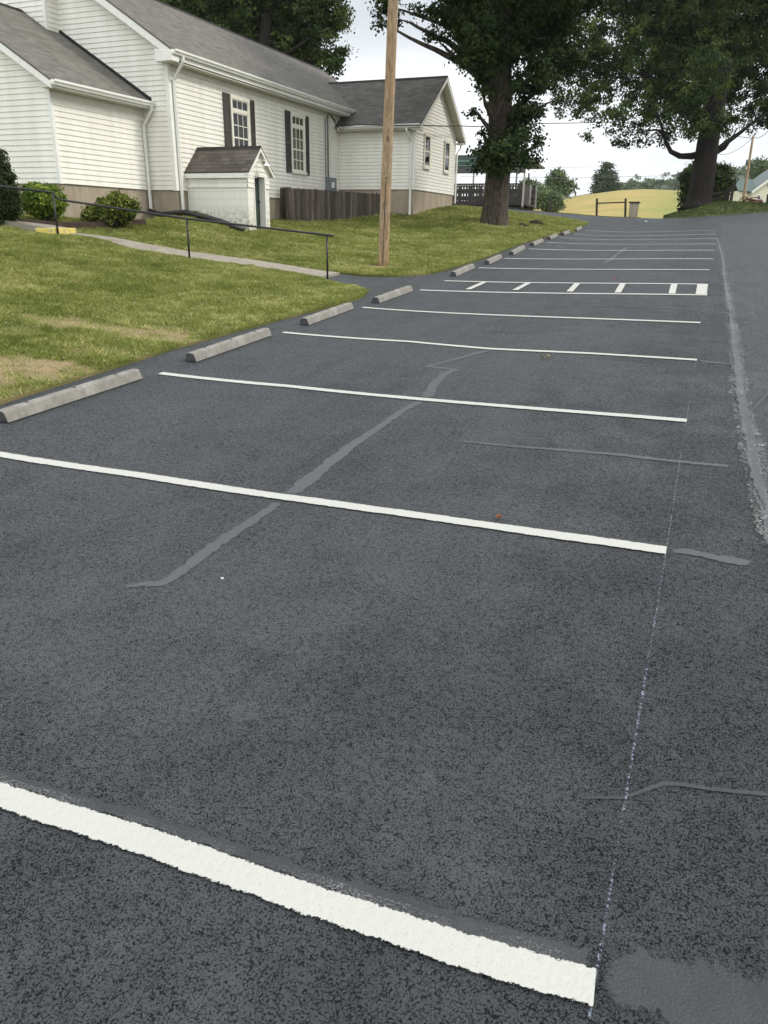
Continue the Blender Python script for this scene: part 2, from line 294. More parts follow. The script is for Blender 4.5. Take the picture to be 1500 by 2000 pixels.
hx = a.n('ShaderNodeSeparateXYZ'); a.l(a.co(), hx.inputs[0]); hr = a.n('ShaderNodeMapRange'); a.l(a.math('ADD', hx.outputs[0], a.math('MULTIPLY', big, 40.)), hr.inputs[0]); hr.inputs[1].default_value = 5; hr.inputs[2].default_value = 17; hr.inputs[3].default_value = 0; hr.inputs[4].default_value = .7   # greener, later mown part to the right
hay_ = a.mix(a.ramp(a.math('ADD', a.math('MULTIPLY', rows, .4), a.math('MULTIPLY', big, .6)), [(.42, 0.), (.56, 1.)]), (.42, .295, .105), (.24, .235, .075))
a.set(a.mix(hr.outputs[0], a.mix(a.ramp(a.noise(.35, 5, .7), [(.3, 0.), (.75, .5)]), hay_, (.42, .34, .17)), (.20, .235, .07)), .95, 0, .1)
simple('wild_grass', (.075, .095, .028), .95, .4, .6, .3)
simple('meadow', (.20, .21, .08), .95, .3, .8, .3)
simple('wood_floor', (.05, .07, .03), .95, .3, .05)
simple('roof_metal_green', (.055, .095, .078), .4, .15, 2)
simple('roof_metal_underside', (.07, .075, .065), .6, .3, 1.5)
simple('roof_light_green', (.14, .24, .19), .5, .15, 2)
simple('red_door', (.13, .03, .03), .6)
simple('rust', (.09, .035, .018), .8, .4, 20)
simple('cable', (.012, .012, .013), .6)
simple('far_wire', (.10, .10, .11), .6)
simple('sealer_stain', (.045, .046, .047), .7, .35, 12)
simple('dead_leaf', (.16, .05, .02), .8, .4, 60)
simple('tan_leaf', (.30, .24, .12), .8, .3, 60)
simple('white_scrap', (.7, .7, .66), .8)
simple('soil', (.05, .035, .022), .95, .4, 12, .6)
simple('porcelain', (.5, .5, .48), .3)
simple('tan_panel', (.30, .26, .19), .8, .12, 4)

# ------------------------------------------------------------------ mesh helpers
class MB:
    def __init__(s): s.v = []; s.f = []; s.uv = []; s.mi = []
    def quad(s, pts, uv=None):
        i = len(s.v); s.v += [tuple(p) for p in pts]; s.f.append(tuple(range(i, i+len(pts)))); s.uv.append(uv or [(0, 0)]*len(pts))
    def hexa(s, p):                         # 8 points: bottom 0-3, top 4-7
        i = len(s.v); s.v += [tuple(q) for q in p]
        for f in ((0, 3, 2, 1), (4, 5, 6, 7), (0, 1, 5, 4), (1, 2, 6, 5), (2, 3, 7, 6), (3, 0, 4, 7)):
            s.f.append(tuple(i+k for k in f)); s.uv.append([(0, 0)]*4)
    def box(s, x0, x1, y0, y1, z0, z1):
        s.hexa([(x0, y0, z0), (x1, y0, z0), (x1, y1, z0), (x0, y1, z0), (x0, y0, z1), (x1, y0, z1), (x1, y1, z1), (x0, y1, z1)])
    def tube(s, pts, rad, n=10, caps=True, closed=False, jit=None):
        pts = [Vector(p) for p in pts]; rad = rad if isinstance(rad, (list, tuple)) else [rad]*len(pts)
        up = Vector((0, 0, 1)); i0 = len(s.v); prev = None
        for k, p in enumerate(pts):
            t = (pts[min(k+1, len(pts)-1)]-pts[max(k-1, 0)]).normalized()
            if prev is None: a = t.orthogonal().normalized()
            else: a = (prev-t*prev.dot(t)).normalized()
            prev = a; b = t.cross(a)
            for j in range(n):
                an = 2*math.pi*j/n; r = rad[k]*(jit(k, j) if jit else 1)
                s.v.append(tuple(p+a*math.cos(an)*r+b*math.sin(an)*r))
        for k in range(len(pts)-1):
            for j in range(n):
                a_ = i0+k*n+j; b_ = i0+k*n+(j+1) % n; s.f.append((a_, b_, b_+n, a_+n)); s.uv.append([(0, 0)]*4)
        if caps:
            s.f.append(tuple(i0+j for j in range(n))[::-1]); s.uv.append([(0, 0)]*n)
            s.f.append(tuple(i0+(len(pts)-1)*n+j for j in range(n))); s.uv.append([(0, 0)]*n)
    def extrude(s, prof, axis, a, b):       # prof: list of 2-D points in the plane normal to axis ('x' or 'y')
        P = (lambda t, u, v: (t, u, v)) if axis == 'x' else (lambda t, u, v: (u, t, v))
        n = len(prof); i = len(s.v)
        for t in (a, b): s.v += [P(t, u, v) for u, v in prof]
        for k in range(n): s.f.append((i+k, i+(k+1) % n, i+n+(k+1) % n, i+n+k)); s.uv.append([(0, 0)]*4)
        s.f.append(tuple(i+k for k in range(n))[::-1]); s.uv.append([(0, 0)]*n); s.f.append(tuple(i+n+k for k in range(n))); s.uv.append([(0, 0)]*n)
    def slab(s, pts, th, uax=None, vax=None, tz=None):   # roof slab: top polygon, thickness straight down, UV in metres
        P = [Vector(p) for p in pts]; n = len(P); i = len(s.v)
        nn = (P[1]-P[0]).cross(P[2]-P[0]).normalized()
        if nn.z < 0: P = P[::-1]; nn = -nn
        u = Vector(uax) if uax else (P[1]-P[0]).normalized(); v = nn.cross(u)
        if v.z < 0: v = -v
        s.v += [tuple(p) for p in P]+[tuple(p-Vector((0, 0, th))) for p in P]
        s.f.append(tuple(range(i, i+n))); s.uv.append([(p.dot(u), p.dot(v)) for p in P])
        s.f.append(tuple(range(i+n, i+2*n))[::-1]); s.uv.append([(0, 0)]*n)
        for k in range(n): s.f.append((i+k, i+n+k, i+n+(k+1) % n, i+(k+1) % n)); s.uv.append([(0, .05)]*4)
def obj(name, mb, mat, parent=None, smooth=False, loc=None, tint=None, bevel=0):
    me = bpy.data.meshes.new(name)
    off = Vector(loc) if loc is not None else Vector((0, 0, 0))
    me.from_pydata([tuple(Vector(v)-off) for v in mb.v], [], mb.f)
    ul = me.uv_layers.new(name='UVMap'); fl = [c for u in mb.uv for c in u]
    if len(fl) == len(ul.data): ul.data.foreach_set('uv', np.array(fl, 'f').ravel())
    me.materials.append(MATS[mat])
    if smooth: me.shade_smooth()
    o = bpy.data.objects.new(name, me); col.objects.link(o)
    if tint is not None:
        at = me.attributes.new('tint', 'FLOAT', 'POINT'); at.data.foreach_set('value', np.array(tint, 'f'))
    if parent is not None:
        o.parent = parent; o.location = off-world_loc(parent)
    else: o.location = off
    if bevel:
        b = o.modifiers.new('bevel', 'BEVEL'); b.width = bevel; b.segments = 2; b.limit_method = 'ANGLE'
    return o
def world_loc(o):
    v = Vector(o.location)
    while o.parent is not None: o = o.parent; v += Vector(o.location)
    return v
def tag(o, label=None, cat=None, group=None, kind=None):
    if label: o['label'] = label
    if cat: o['category'] = cat
    if group: o['group'] = group
    if kind: o['kind'] = kind
    return o
def thing(name, loc, label, cat, group=None):
    o = bpy.data.objects.new(name, None); col.objects.link(o); o.location = Vector(loc); o.empty_display_size = .2; return tag(o, label, cat, group)
def npmesh(name, V, Fc, mat, parent=None, tint=None, smooth=False, extra=None):
    me = bpy.data.meshes.new(name); V = np.asarray(V, 'f'); Fc = np.asarray(Fc, 'i'); nf, k = Fc.shape
    if parent is not None: V = V-np.array(world_loc(parent), 'f')
    me.vertices.add(len(V)); me.vertices.foreach_set('co', V.ravel()); me.loops.add(nf*k); me.loops.foreach_set('vertex_index', Fc.ravel())
    me.polygons.add(nf); me.polygons.foreach_set('loop_start', np.arange(0, nf*k, k, dtype='i')); me.update(calc_edges=True)
    me.materials.append(MATS[mat])
    if tint is not None: at = me.attributes.new('tint', 'FLOAT', 'POINT'); at.data.foreach_set('value', np.asarray(tint, 'f'))
    if extra:
        for nme, vals in extra.items(): at = me.attributes.new(nme, 'FLOAT', 'POINT'); at.data.foreach_set('value', np.asarray(vals, 'f'))
    if smooth: me.shade_smooth()
    o = bpy.data.objects.new(name, me); col.objects.link(o)
    if parent is not None: o.parent = parent
    return o
def sheet(name, poly, step, zfun, mat, skirt=0, kind='structure', extra=None, jit=.25):
    """triangulated sheet inside a 2-D outline, draped by zfun"""
    poly = [tuple(map(float, p[:2])) for p in poly]
    B = []
    for i in range(len(poly)):
        a = np.array(poly[i]); b = np.array(poly[(i+1) % len(poly)]); n = max(1, int(np.linalg.norm(b-a)/step))
        B += [tuple(a+(b-a)*k/n) for k in range(n)]
    xs = [p[0] for p in B]; ys = [p[1] for p in B]; rr = np.random.RandomState(3)
    gx, gy = np.meshgrid(np.arange(min(xs), max(xs), step), np.arange(min(ys), max(ys), step)); gx = gx.ravel()+rr.uniform(-jit, jit, gx.size)*step; gy = gy.ravel()+rr.uniform(-jit, jit, gy.size)*step
    ins = inside(gx, gy, B)
    pts = [Vector(p) for p in B]+[Vector((float(x), float(y))) for x, y in zip(gx[ins], gy[ins])]
    vo, _, fo, *_r = delaunay_2d_cdt(pts, [], [list(range(len(B)))], 1, 1e-5)
    V = np.array([(v.x, v.y) for v in vo]); z = zfun(V[:, 0], V[:, 1]); V3 = np.column_stack([V, z]); T = np.array([f for f in fo if len(f) == 3])
    a_, b_, c_ = V[T[:, 0]], V[T[:, 1]], V[T[:, 2]]; cr_ = (b_[:, 0]-a_[:, 0])*(c_[:, 1]-a_[:, 1])-(b_[:, 1]-a_[:, 1])*(c_[:, 0]-a_[:, 0]); T[cr_ < 0] = T[cr_ < 0][:, ::-1]
    if skirt:
        n = len(B); i0 = len(V3); bb = np.array(B); zb = zfun(bb[:, 0], bb[:, 1]); V3 = np.vstack([V3, np.column_stack([bb, zb]), np.column_stack([bb, zb-skirt])])
        tr = []
        for k in range(n): a1 = i0+k; b1 = i0+(k+1) % n; tr += [(a1, b1, b1+n), (a1, b1+n, a1+n)]
        T = np.vstack([T, np.array(tr)])
    ex = {k: f(V3[:, 0], V3[:, 1]) for k, f in (extra or {}).items()}
    o = npmesh(name, V3, T, mat, extra=ex, smooth=not skirt); tag(o, kind=kind); return o
def inside(x, y, poly):
    P = np.array(poly); ins = np.zeros(len(x), bool); j = len(P)-1
    for i in range(len(P)):
        xi, yi = P[i]; xj, yj = P[j]
        if yi != yj:
            c = ((yi > y) != (yj > y)) & (x < (xj-xi)*(y-yi)/(yj-yi)+xi); ins ^= c
        j = i
    return ins
def ribbon(name, pts, widths, mat, lift, ragged=.0, step=.06, seed=1, kind='structure', merge=None):
    """strip lying on the ground along a polyline; ragged = edge wobble as a part of the width"""
    rr = np.random.RandomState(seed); P = np.array([p[:2] for p in pts], float); wd = np.array(widths if hasattr(widths, '__len__') else [widths]*len(P), float)
    seg = np.linalg.norm(np.diff(P, axis=0), axis=1); cum = np.concatenate([[0], np.cumsum(seg)]); n = max(2, int(cum[-1]/step)); s = np.linspace(0, cum[-1], n)
    x = np.interp(s, cum, P[:, 0]); y = np.interp(s, cum, P[:, 1]); ww = np.interp(s, cum, wd); dx = np.gradient(x); dy = np.gradient(y); l = np.hypot(dx, dy)+1e-9; nx, ny = -dy/l, dx/l
    jl = 1+ragged*(rr.rand(n)-.5)*1.2+ragged*1.4*(vnoise(s, s*0, 1.7, seed)-.5); jr = 1+ragged*(rr.rand(n)-.5)*1.2+ragged*1.4*(vnoise(s, s*0, 1.9, seed+5)-.5)
    rows = []
    for f in (-1, -.33, .33, 1):
        k = (jl if f < 0 else jr) if abs(f) == 1 else 1
        X = x+nx*ww*.5*f*k; Yy = y+ny*ww*.5*f*k; rows.append(np.column_stack([X, Yy, G(X, Yy)+lift]))
    V = np.stack(rows, 1).reshape(-1, 3); q = []
    for i in range(n-1):
        for j in range(3): q.append((i*4+j, i*4+4+j, i*4+5+j, i*4+1+j))
    ed = np.tile([0., 1., 1., 0.], n)
    if mat.startswith('sealant'): ed = ed.reshape(n, 4); ed[0] = 0; ed[-1] = 0; ed = ed.ravel()
    if merge is not None: merge[1].append(np.array(q)+sum(len(v) for v in merge[0])); merge[0].append(V); return None
    o = npmesh(name, V, np.array(q), mat, extra={'edge': ed}); return tag(o, kind=kind)

# ------------------------------------------------------------------ ground sheets
EDGE = [(-6.0, -6), (-6.0, 2), (-6.05, 5), (-6.1, 8), (-5.95, 11), (-5.85, 13.3), (-6.1, 14.3), (-6.6, 14.75), (-7.35, 15.1), (-7.75, 15.45)]
EDGE2 = [(-8.0, 16.75), (-7.3, 16.75), (-6.5, 16.95), (-6.0, 17.5), (-5.8, 18.5), (-5.75, 22), (-5.7, 26), (-5.55, 30), (-5.2, 33.5)]
FL = [tuple(atd(*a)[:2]) for a in FARLAWN]; FD = [tuple(atd(*a)[:2]) for a in FARDRIVE]; VG = [tuple(atd(*a)[:2]) for a in VERGE]
lot_poly = [(-6.9, -6), (-6.9, 13.6), (-8.1, 15.0), (-8.1, 17.3), (-6.7, 18.4), (-6.6, 30), (-5.9, 34)]+[(x-.25, y-.35) for x, y in FL]+[(-14, 39), (-15, 44)]+[(x, y+.25) for x, y in FD]+[(x, y+.4) for x, y in VG[1:]]+[(26, 20), (26, -6)]
sheet('parking_lot', lot_poly, .5, G, 'asphalt')
_ck = [(1512, 1075), (1496, 1000), (1478, 930), (1465, 860), (1452, 800), (1442, 750), (1438, 700), (1432, 650), (1426, 610), (1420, 575), (1414, 540), (1412, 510), (1408, 485), (1406, 466), (1409, 450), (1412, 436)]
sheet('road', [tuple(gp(*p)[:2]) for p in _ck]+[(9, 43), (26, 42), (26, -6), (1.9, -6)], .5, lambda x, y: G(x, y)+.006, 'worn_asphalt')
path_off = lambda x: 15.65+.30*(x+7.65)
def lawn_z(x, y):
    return G(x, y)+.035
PATCH = []
for px, py, rx, ry, st in ((60, 730, .95, .42, 1), (150, 728, .6, .3, .9), (20, 735, .8, .4, 1), (300, 660, .75, .35, 1), (250, 652, .5, .25, .9), (130, 632, .8, .35, .8), (40, 560, .5, .3, .5), (345, 650, .6, .3, .8), (60, 790, .7, .35, .6), (190, 690, .6, .3, .5),
                           (400, 497, 1.0, .16, .9), (470, 505, .9, .16, .9), (540, 513, .8, .15, .8), (330, 487, .7, .14, .9), (250, 461, .5, .25, .8), (745, 524, .55, .3, .9), (780, 524, .8, .3, .6), (1000, 440, 1.5, .5, .7), (965, 443, 1.4, .6, .6), (20, 655, .4, .3, .5), (440, 700, .2, .2, .3), (160, 460, .6, .3, .5)):
    q = gp(px, py); PATCH.append((q[0], q[1], rx, ry, st))
def bare(x, y):
    b = np.zeros(len(x)); k = fbm(x, y, 2.6, 4)-.5
    for cx, cy, rx, ry, st in PATCH:
        d = np.sqrt(((x-cx)/rx)**2+((y-cy)/ry)**2)+k*2.2; b = np.maximum(b, np.clip((1.0-d)*2.4, 0, 1)*st*.8)
    k2 = fbm(x, y, 1.1, 9); b = np.maximum(b, np.clip((k2-.60)*4, 0, .4)); return np.clip(b*(.45+1.1*fbm(x, y, 7.0, 12)), 0, 1)
lawn_poly = [(-36, -6)]+EDGE+[(-7.95, 15.45)]+EDGE2+FL+[(-13.5, 39.3), (-36, 42)]
sheet('lawn', lawn_poly, .3, lawn_z, 'turf', skirt=.12, extra={'bare': bare})
# base ground under and around everything
def base_z(x, y):
    f = np.clip((np.hypot(x+2, y-30)-48)/40, 0, 1); f = f*f*(3-2*f); return (G(x, y)-.16)*(1-f)+(-3.0)*f
sheet('ground', [(-90, -60), (90, -60), (90, 130), (-90, 130)], 2.2, base_z, 'wild_grass')
m = MB(); n_ = 64
for k in range(n_):
    a0 = 2*math.pi*k/n_; a1 = 2*math.pi*(k+1)/n_
    m.quad([(70*math.cos(a0), 30+70*math.sin(a0), -3.2), (1300*math.cos(a0), 30+1300*math.sin(a0), -3.4), (1300*math.cos(a1), 30+1300*math.sin(a1), -3.4), (70*math.cos(a1), 30+70*math.sin(a1), -3.2)])
tag(obj('far_ground', m, 'wild_grass'), kind='structure')
# roadside verge with the big tree
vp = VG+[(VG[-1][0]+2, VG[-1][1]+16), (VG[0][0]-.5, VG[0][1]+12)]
sheet('verge', vp, .5, lambda x, y: G(x, y)+.05, 'wild_grass', skirt=.2, extra={'bare': lambda x, y: np.clip((fbm(x, y, .9, 3)-.6)*3, 0, .6)})  # darker ground colour than the lawn stands in for the big tree's shade
fdp = [(x, y+.25) for x, y in FD[:-1]]
sheet('grass_strip', [(x, y-.1) for x, y in fdp]+[(x, y+1.1) for x, y in fdp[::-1]], .3, lambda x, y: G(x, y)+.05, 'turf', skirt=.15, extra={'bare': lambda x, y: x*0})

# hay field hill: heightfield set by its skyline
def hill(name, sky_pts, D, foot, back, mat, kind='structure', n=90, rows=26, amp=.5, mid=None):
    xs = [p[0] for p in sky_pts]; Vs = []
    for i in range(n):
        px = xs[0]+(xs[-1]-xs[0])*i/(n-1); py = np.interp(px, xs, [p[1] for p in sky_pts]); top = atd(px, py, D); dr = nrm([top[0], top[1], 0])
        hd = np.hypot(top[0], top[1])
        for j in range(rows):
            t = j/(rows-1)
            if t < .7: u = t/.7; d = foot+(hd-foot)*u; z = -3+(top[2]+3)*math.sin(u*math.pi/2)**1.25
            else: u = (t-.7)/.3; d = hd+(back)*u; z = top[2]-(top[2]+3)*u*u*.8
            Vs.append((dr[0]*d, dr[1]*d, z+amp*(vnoise(dr[0]*d, dr[1]*d, .03, 2)-.5)*math.sin(min(1, t/.7)*math.pi)))
    q = [(i*rows+j, i*rows+j+1, (i+1)*rows+j+1, (i+1)*rows+j) for i in range(n-1) for j in range(rows-1)]
    q = [t[::-1] for t in q]
    return tag(npmesh(name, Vs, np.array(q), mat, smooth=True), kind=kind)
hill('hay_field', [(700, 452), (900, 440), (1000, 420), (1060, 402), (1090, 396), (1130, 386), (1170, 381), (1210, 376), (1260, 374), (1310, 376), (1340, 378), (1400, 384), (1500, 396), (1800, 430)], 175, 60, 120, 'hay_field')
hill('far_hill', [(800, 450), (950, 425), (1050, 396), (1150, 380), (1200, 372), (1240, 362), (1300, 354), (1340, 350), (1420, 345), (1500, 340), (1700, 350), (2000, 380)], 420, 260, 500, 'wood_floor')

A4 = [atd(1398, 405, 62), atd(1800, 404, 62), atd(1800, 397, 150), atd(1398, 402, 150)]
Vm = []; nn_ = 14
for i in range(nn_):
    for j in range(nn_):
        u, v = i/(nn_-1), j/(nn_-1); p = (A4[0]*(1-u)+A4[1]*u)*(1-v)+(A4[3]*(1-u)+A4[2]*u)*v; Vm.append(p+np.array([0, 0, .3*(vnoise(p[0], p[1], .1)-.5)*(0 < v < 1)-(6 if v == 1 else 0)]))
tag(npmesh('farm_meadow', Vm, np.array([(i*nn_+j, (i+1)*nn_+j, (i+1)*nn_+j+1, i*nn_+j+1) for i in range(nn_-1) for j in range(nn_-1)]), 'meadow', smooth=True), kind='structure')

# ------------------------------------------------------------------ paint on the asphalt
def painted(i, name='stall_line'):
    a = LW[i]; b = RW[i]; n = 14
    # lines bend a little: follow the photographed ends and sag of the paving
    P = [a+(b-a)*k/n for k in range(n+1)]
    if i == 0: P = [gp(*p) for p in ((-150, 1503), (0, 1556), (300, 1650), (600, 1757), (900, 1858), (1161, 1932))]
    if i == 1: P = [gp(*p) for p in ((-60, 880), (0, 889), (275, 930), (550, 972), (800, 1006), (1050, 1042), (1301, 1077))]
    if i == 2: P = [gp(*p) for p in ((313, 730), (560, 755), (825, 781), (1080, 802), (1341, 823))]
    if i == 3: P = [gp(*p) for p in ((553, 650), (800, 668), (955, 682), (1150, 691), (1361, 704))]
    return P
for i in list(range(0, 5))+list(range(7, 14)):
    P = painted(i); ribbon('stall_line', P, .106 if i < 5 else .13, 'road_paint', .009, .10 if i < 3 else .05, .03 if i < 3 else .1, i)
# crosshatched access aisle
A0, A1, B0, B1 = LW[5], RW[5], LW[6], RW[6]
pts = ([], [])
ribbon('x', [A0, A1], .125, '', .009, .05, .1, 1, merge=pts); ribbon('x', [B0, B1], .125, '', .009, .05, .1, 2, merge=pts)
for (x0, y0), (x1, y1) in (((913, 566.5), (947, 551.5)), ((1005, 568), (1034, 552.5)), ((1112, 571), (1129, 553)), ((1206, 573), (1217, 554)), ((1312, 575), (1317, 555))):
    p = gp(x0, y0); q = gp(x1, y1); ribbon('x', [p+(q-p)*.02, p+(q-p)*.98], .125, '', .013, .04, .1, int(x0), merge=pts)
p = A1+np.array([-.1, .02, 0]); q = B1+np.array([-.1, -.02, 0]); ribbon('x', [p, q], .2, '', .013, .04, .1, 9, merge=pts)
tag(npmesh('aisle_marking', np.vstack(pts[0]), np.vstack(pts[1]), 'road_paint', extra={'edge': np.tile([0., 1., 1., 0.], sum(len(v) for v in pts[0])//4)}), kind='structure')
# smooth dusty fringe of sealer along the near lines
for i, off, wd in ((0, .075, .08), (1, .065, .06), (2, .06, .04)):
    P = painted(i); P = [np.array(p)+np.array([0, off, 0]) for p in P]; ribbon('sealant_fringe', P, wd, 'sealant_dull', .005, .6, .05, 30+i)
# overspray specks at the first line
P = painted(0); ribbon('paint_overspray', [np.array(p)+np.array([0, .062, 0]) for p in P], .035, 'overspray', .0075, .5, .05, 41)
# chalk snap line through the line ends
ribbon('chalk_line', [gp(1143, 2040)]+[r for r in RW]+[gp(1399, 446)], .008, 'chalk', .007, .3, .05, 50)
# sealed cracks
CR = [([(235, 1148), (270, 1142), (320, 1141), (355, 1116), (420, 1066), (480, 1027), (548, 980)], [14, 20, 28, 30, 32, 28, 22], 1),
      ([(560, 970), (605, 938), (640, 908), (690, 868), (740, 836), (790, 800), (822, 784)], [26, 38, 32, 26, 22, 18, 20], 2),
      ([(835, 777), (848, 752), (868, 730), (890, 722), (835, 716), (890, 702), (955, 684)], [30, 26, 22, 15, 14, 14, 15], 3),
      ([(1512, 1075), (1496, 1000), (1478, 930), (1465, 860), (1452, 800), (1442, 750), (1438, 700), (1432, 650), (1426, 610), (1420, 575), (1414, 540), (1412, 510), (1406, 485), (1401, 466)], [46, 44, 40, 36, 34, 28, 22, 18, 14, 12, 9, 7, 5, 4], 4),
      ([(1165, 1900), (1240, 1922), (1330, 1945), (1430, 1970), (1560, 2010)], [70, 110, 130, 140, 150], 5),
      ([(1305, 1076), (1350, 1080), (1400, 1092), (1440, 1098), (1475, 1104)], [22, 26, 26, 30, 18], 6),
      ([(900, 862), (1000, 872), (1100, 880), (1200, 888), (1300, 900), (1430, 912)], [9, 12, 13, 13, 14, 15], 7),
      ([(1362, 705), (1400, 709), (1428, 713)], [10, 9, 8], 8),
      ([(1120, 1560), (1220, 1560), (1300, 1530), (1400, 1545), (1520, 1555)], [4, 7, 9, 9, 7], 9),
      ([(1462, 810), (1500, 770), (1540, 740)], [16, 20, 16], 10),
      ([(1365, 606), (1300, 602), (1200, 598), (1140, 596)], [6, 6, 6, 5], 11), ([(1180, 515), (1205, 497), (1225, 483)], [8, 7, 6], 12)]
for P, W_, sd_ in CR:
    Q = [gp(*p) for p in P]
    wd = []
    for (x, y), w_, q in zip(P, W_, Q): wd.append(w_*np.linalg.norm(q-CAM)/F*(1.35 if sd_ not in (4, 10) else .62))
    ribbon('sealed_crack', Q, wd, 'sealant_dull' if sd_ in (5, 9, 10) else 'sealant', (.0095 if sd_ in (4, 10) else .003)+.0002*sd_, .45, .05, sd_)
for sg in (-1, 1):                          # crumbly pale edges of the long crack
    Q = [gp(x+sg*w_*.30, y) for (x, y), w_ in zip(CR[3][0], CR[3][1])]
    ribbon('crack_crumbs', Q, [(.35*w_+3)*np.linalg.norm(q-CAM)/F for w_, q in zip(CR[3][1], Q)], 'crumbs', .013+.001*sg, .9, .04, 80+sg)
# hairline cracks
cv = ([], []); rr = np.random.RandomState(11)
def crack(px, py, ang, length, wd, seed):
    p = gp(px, py)[:2]; r_ = np.random.RandomState(seed); P = [p.copy()]; a_ = ang
    for k in range(int(length/.07)):
        a_ = ang+(a_-ang)*.75+r_.uniform(-.75, .75); P.append(P[-1]+.07*np.array([math.cos(a_), math.sin(a_)]))
    ribbon('x', P, wd, '', .0125, .8, .035, seed, merge=cv)
for k, (px, py, an, ln, wd) in enumerate(((1310, 800, -.1, .8, .003), (1370, 845, -.4, .8, .003), (1440, 1080, 2.2, .5, .003), (1185, 1960, -1.1, .3, .005), (1440, 1560, .2, .5, .003), (960, 650, 1.2, 1.2, .010), (1060, 600, 1.1, 2.5, .010), (1185, 520, 1.0, 3.0, .012), (1430, 640, 1.6, 2.5, .010), (1440, 720, 1.6, 1.5, .008), (1415, 560, 1.6, 5, .015), (1340, 610, 1.5, 2, .005), (1490, 1000, 1.9, .6, .005))):
    crack(px, py, an, ln, wd, k+60)
tag(npmesh('hairline_cracks', np.vstack(cv[0]), np.vstack(cv[1]), 'crack_dark'), kind='structure')

# ------------------------------------------------------------------ concrete walk, step, railing
WD = nrm([1, .30, 0]); WN = nrm([-.30, 1, 0])
def wpt(x, o): return np.array([x, path_off(x), 0])+WN*o
walk = [wpt(-8.0, -.02), wpt(-8.0, 1.08)]; walk = [(-7.9, 15.5), (-7.9, 16.72)]
w1 = [wpt(x, .02)[:2] for x in (-8.6, -10, -12, -13.75)]; w2 = [wpt(x, 1.02)[:2] for x in (-13.75, -12, -10, -8.6)]
sheet('footpath', [(-7.8, 15.52)]+[tuple(p) for p in w1]+[tuple(p) for p in w2]+[(-7.8, 16.6)], .3, lambda x, y: G(x, y)+.055, 'walk_concrete', skirt=.15)
stp = wpt(-13.75, 0)
# upper walk beyond the step
m = MB(); xs_ = [-13.7, -15.5, -17.5, -20.5]
def up_z(x): return g1(*wpt(x, .5)[:2])+.17
for a_, b_ in zip(xs_[:-1], xs_[1:]):
    p0, p1, p2, p3 = wpt(a_, .0), wpt(b_, .0), wpt(b_, 1.04), wpt(a_, 1.04); za, zb = up_z(a_), up_z(b_)
    m.hexa([(p1[0], p1[1], zb-.4), (p0[0], p0[1], za-.4), (p3[0], p3[1], za-.4), (p2[0], p2[1], zb-.4), (p1[0], p1[1], zb), (p0[0], p0[1], za), (p3[0], p3[1], za), (p2[0], p2[1], zb)])
tag(obj('upper_footpath', m, 'walk_concrete'), kind='structure')
m = MB(); za = up_z(-13.7)+.004
p0, p1, p2, p3 = wpt(-13.55, -.01), wpt(-13.98, -.01), wpt(-13.98, 1.05), wpt(-13.55, 1.05)
m.hexa([(p[0], p[1], za-.32) for p in (p1, p0, p3, p2)]+[(p[0], p[1], za) for p in (p1, p0, p3, p2)])
tag(obj('step', m, 'yellow_paint', bevel=.02, loc=(stp[0], stp[1], za-.3)), 'worn yellow painted concrete step in the footpath beside the black handrail', 'step')
def base(px, py, y): return aty(px, py, y)
P3 = aty(639.5, 546, 15.62); P2 = aty(371, 509, path_off(-10.8)-.03); P1 = aty(114, 464, path_off(-13.15)-.03)
T3 = aty(638.6, 459, 15.62); T2 = aty(364.5, 427, P2[1]); T1 = aty(103, 376, P1[1])
rail = thing('handrail', (P2[0], P2[1], P2[2]), 'thin black metal pipe handrail on three posts along the sloping footpath', 'handrail')
for a_, b_ in ((P3, T3), (P2, T2), (P1, T1)):
    m = MB(); m.tube([(b_[0], b_[1], a_[2]-.06), tuple(b_)], .022, 10); obj('post', m, 'black_metal', rail, True)
TE = T3+(T3-T2)*.045; K1 = aty(116, 390, P1[1]+.15); TL = aty(-40, 359, P1[1]-.7)
m = MB(); m.tube([tuple(TL), tuple(T1), tuple(K1), tuple(T2), tuple(T3), tuple(TE)], .024, 12); obj('top_rail', m, 'black_metal', rail, True)

# ------------------------------------------------------------------ wheel stops
def wheel_stop_mesh(ln):
    m = MB(); prof = [(-.085, 0), (.085, 0), (.055, .092), (.04, .106), (-.04, .106), (-.055, .092)]; n = len(prof); N_ = 15; rr = np.random.RandomState(4)
    for k in range(N_):
        t = k/(N_-1); y = (t-.5)*ln; c = .97 if k in (0, N_-1) else 1
        for (u, v) in prof: m.v.append((u*c+rr.uniform(-.0015, .0015), y+(rr.uniform(-.004, .004) if k in (0, N_-1) else 0), v*c+(rr.uniform(-.002, .002) if v > .01 else 0)))
    for k in range(N_-1):
        for j in range(n): a_ = k*n+j; b_ = k*n+(j+1) % n; m.f.append((a_, a_+n, b_+n, b_)); m.uv.append([(0, 0)]*4)
    m.f.append(tuple(range(n))); m.uv.append([(0, 0)]*n); m.f.append(tuple((N_-1)*n+j for j in range(n))[::-1]); m.uv.append([(0, 0)]*n)
    return m
stops = [((0, 834), (280, 741)), ((378, 711), (536, 655)), ((597, 639), (697, 602)), ((742, 593), (807, 569)), ((888, 542), (931, 522.5)), ((952, 519), (985, 502.5)), ((1001, 500), (1029, 485)), ((1041, 482), (1065, 471.5)), ((1073, 470), (1093, 461)), ((1099, 461.5), (1118, 454)), ((1126, 453), (1139, 446.5))]
words = ['nearest the camera, cut by the left picture edge', 'second from the camera, between the second and third painted lines', 'third from the camera, before the fourth painted line', 'next to the asphalt apron of the footpath', 'just past the hatched access aisle', 'second past the hatched access aisle', 'third past the hatched access aisle', 'fourth past the hatched access aisle', 'third from the far end of the row', 'second from the far end of the row', 'farthest of the row, by the tip of the lawn']
first = None; LN = 1.83
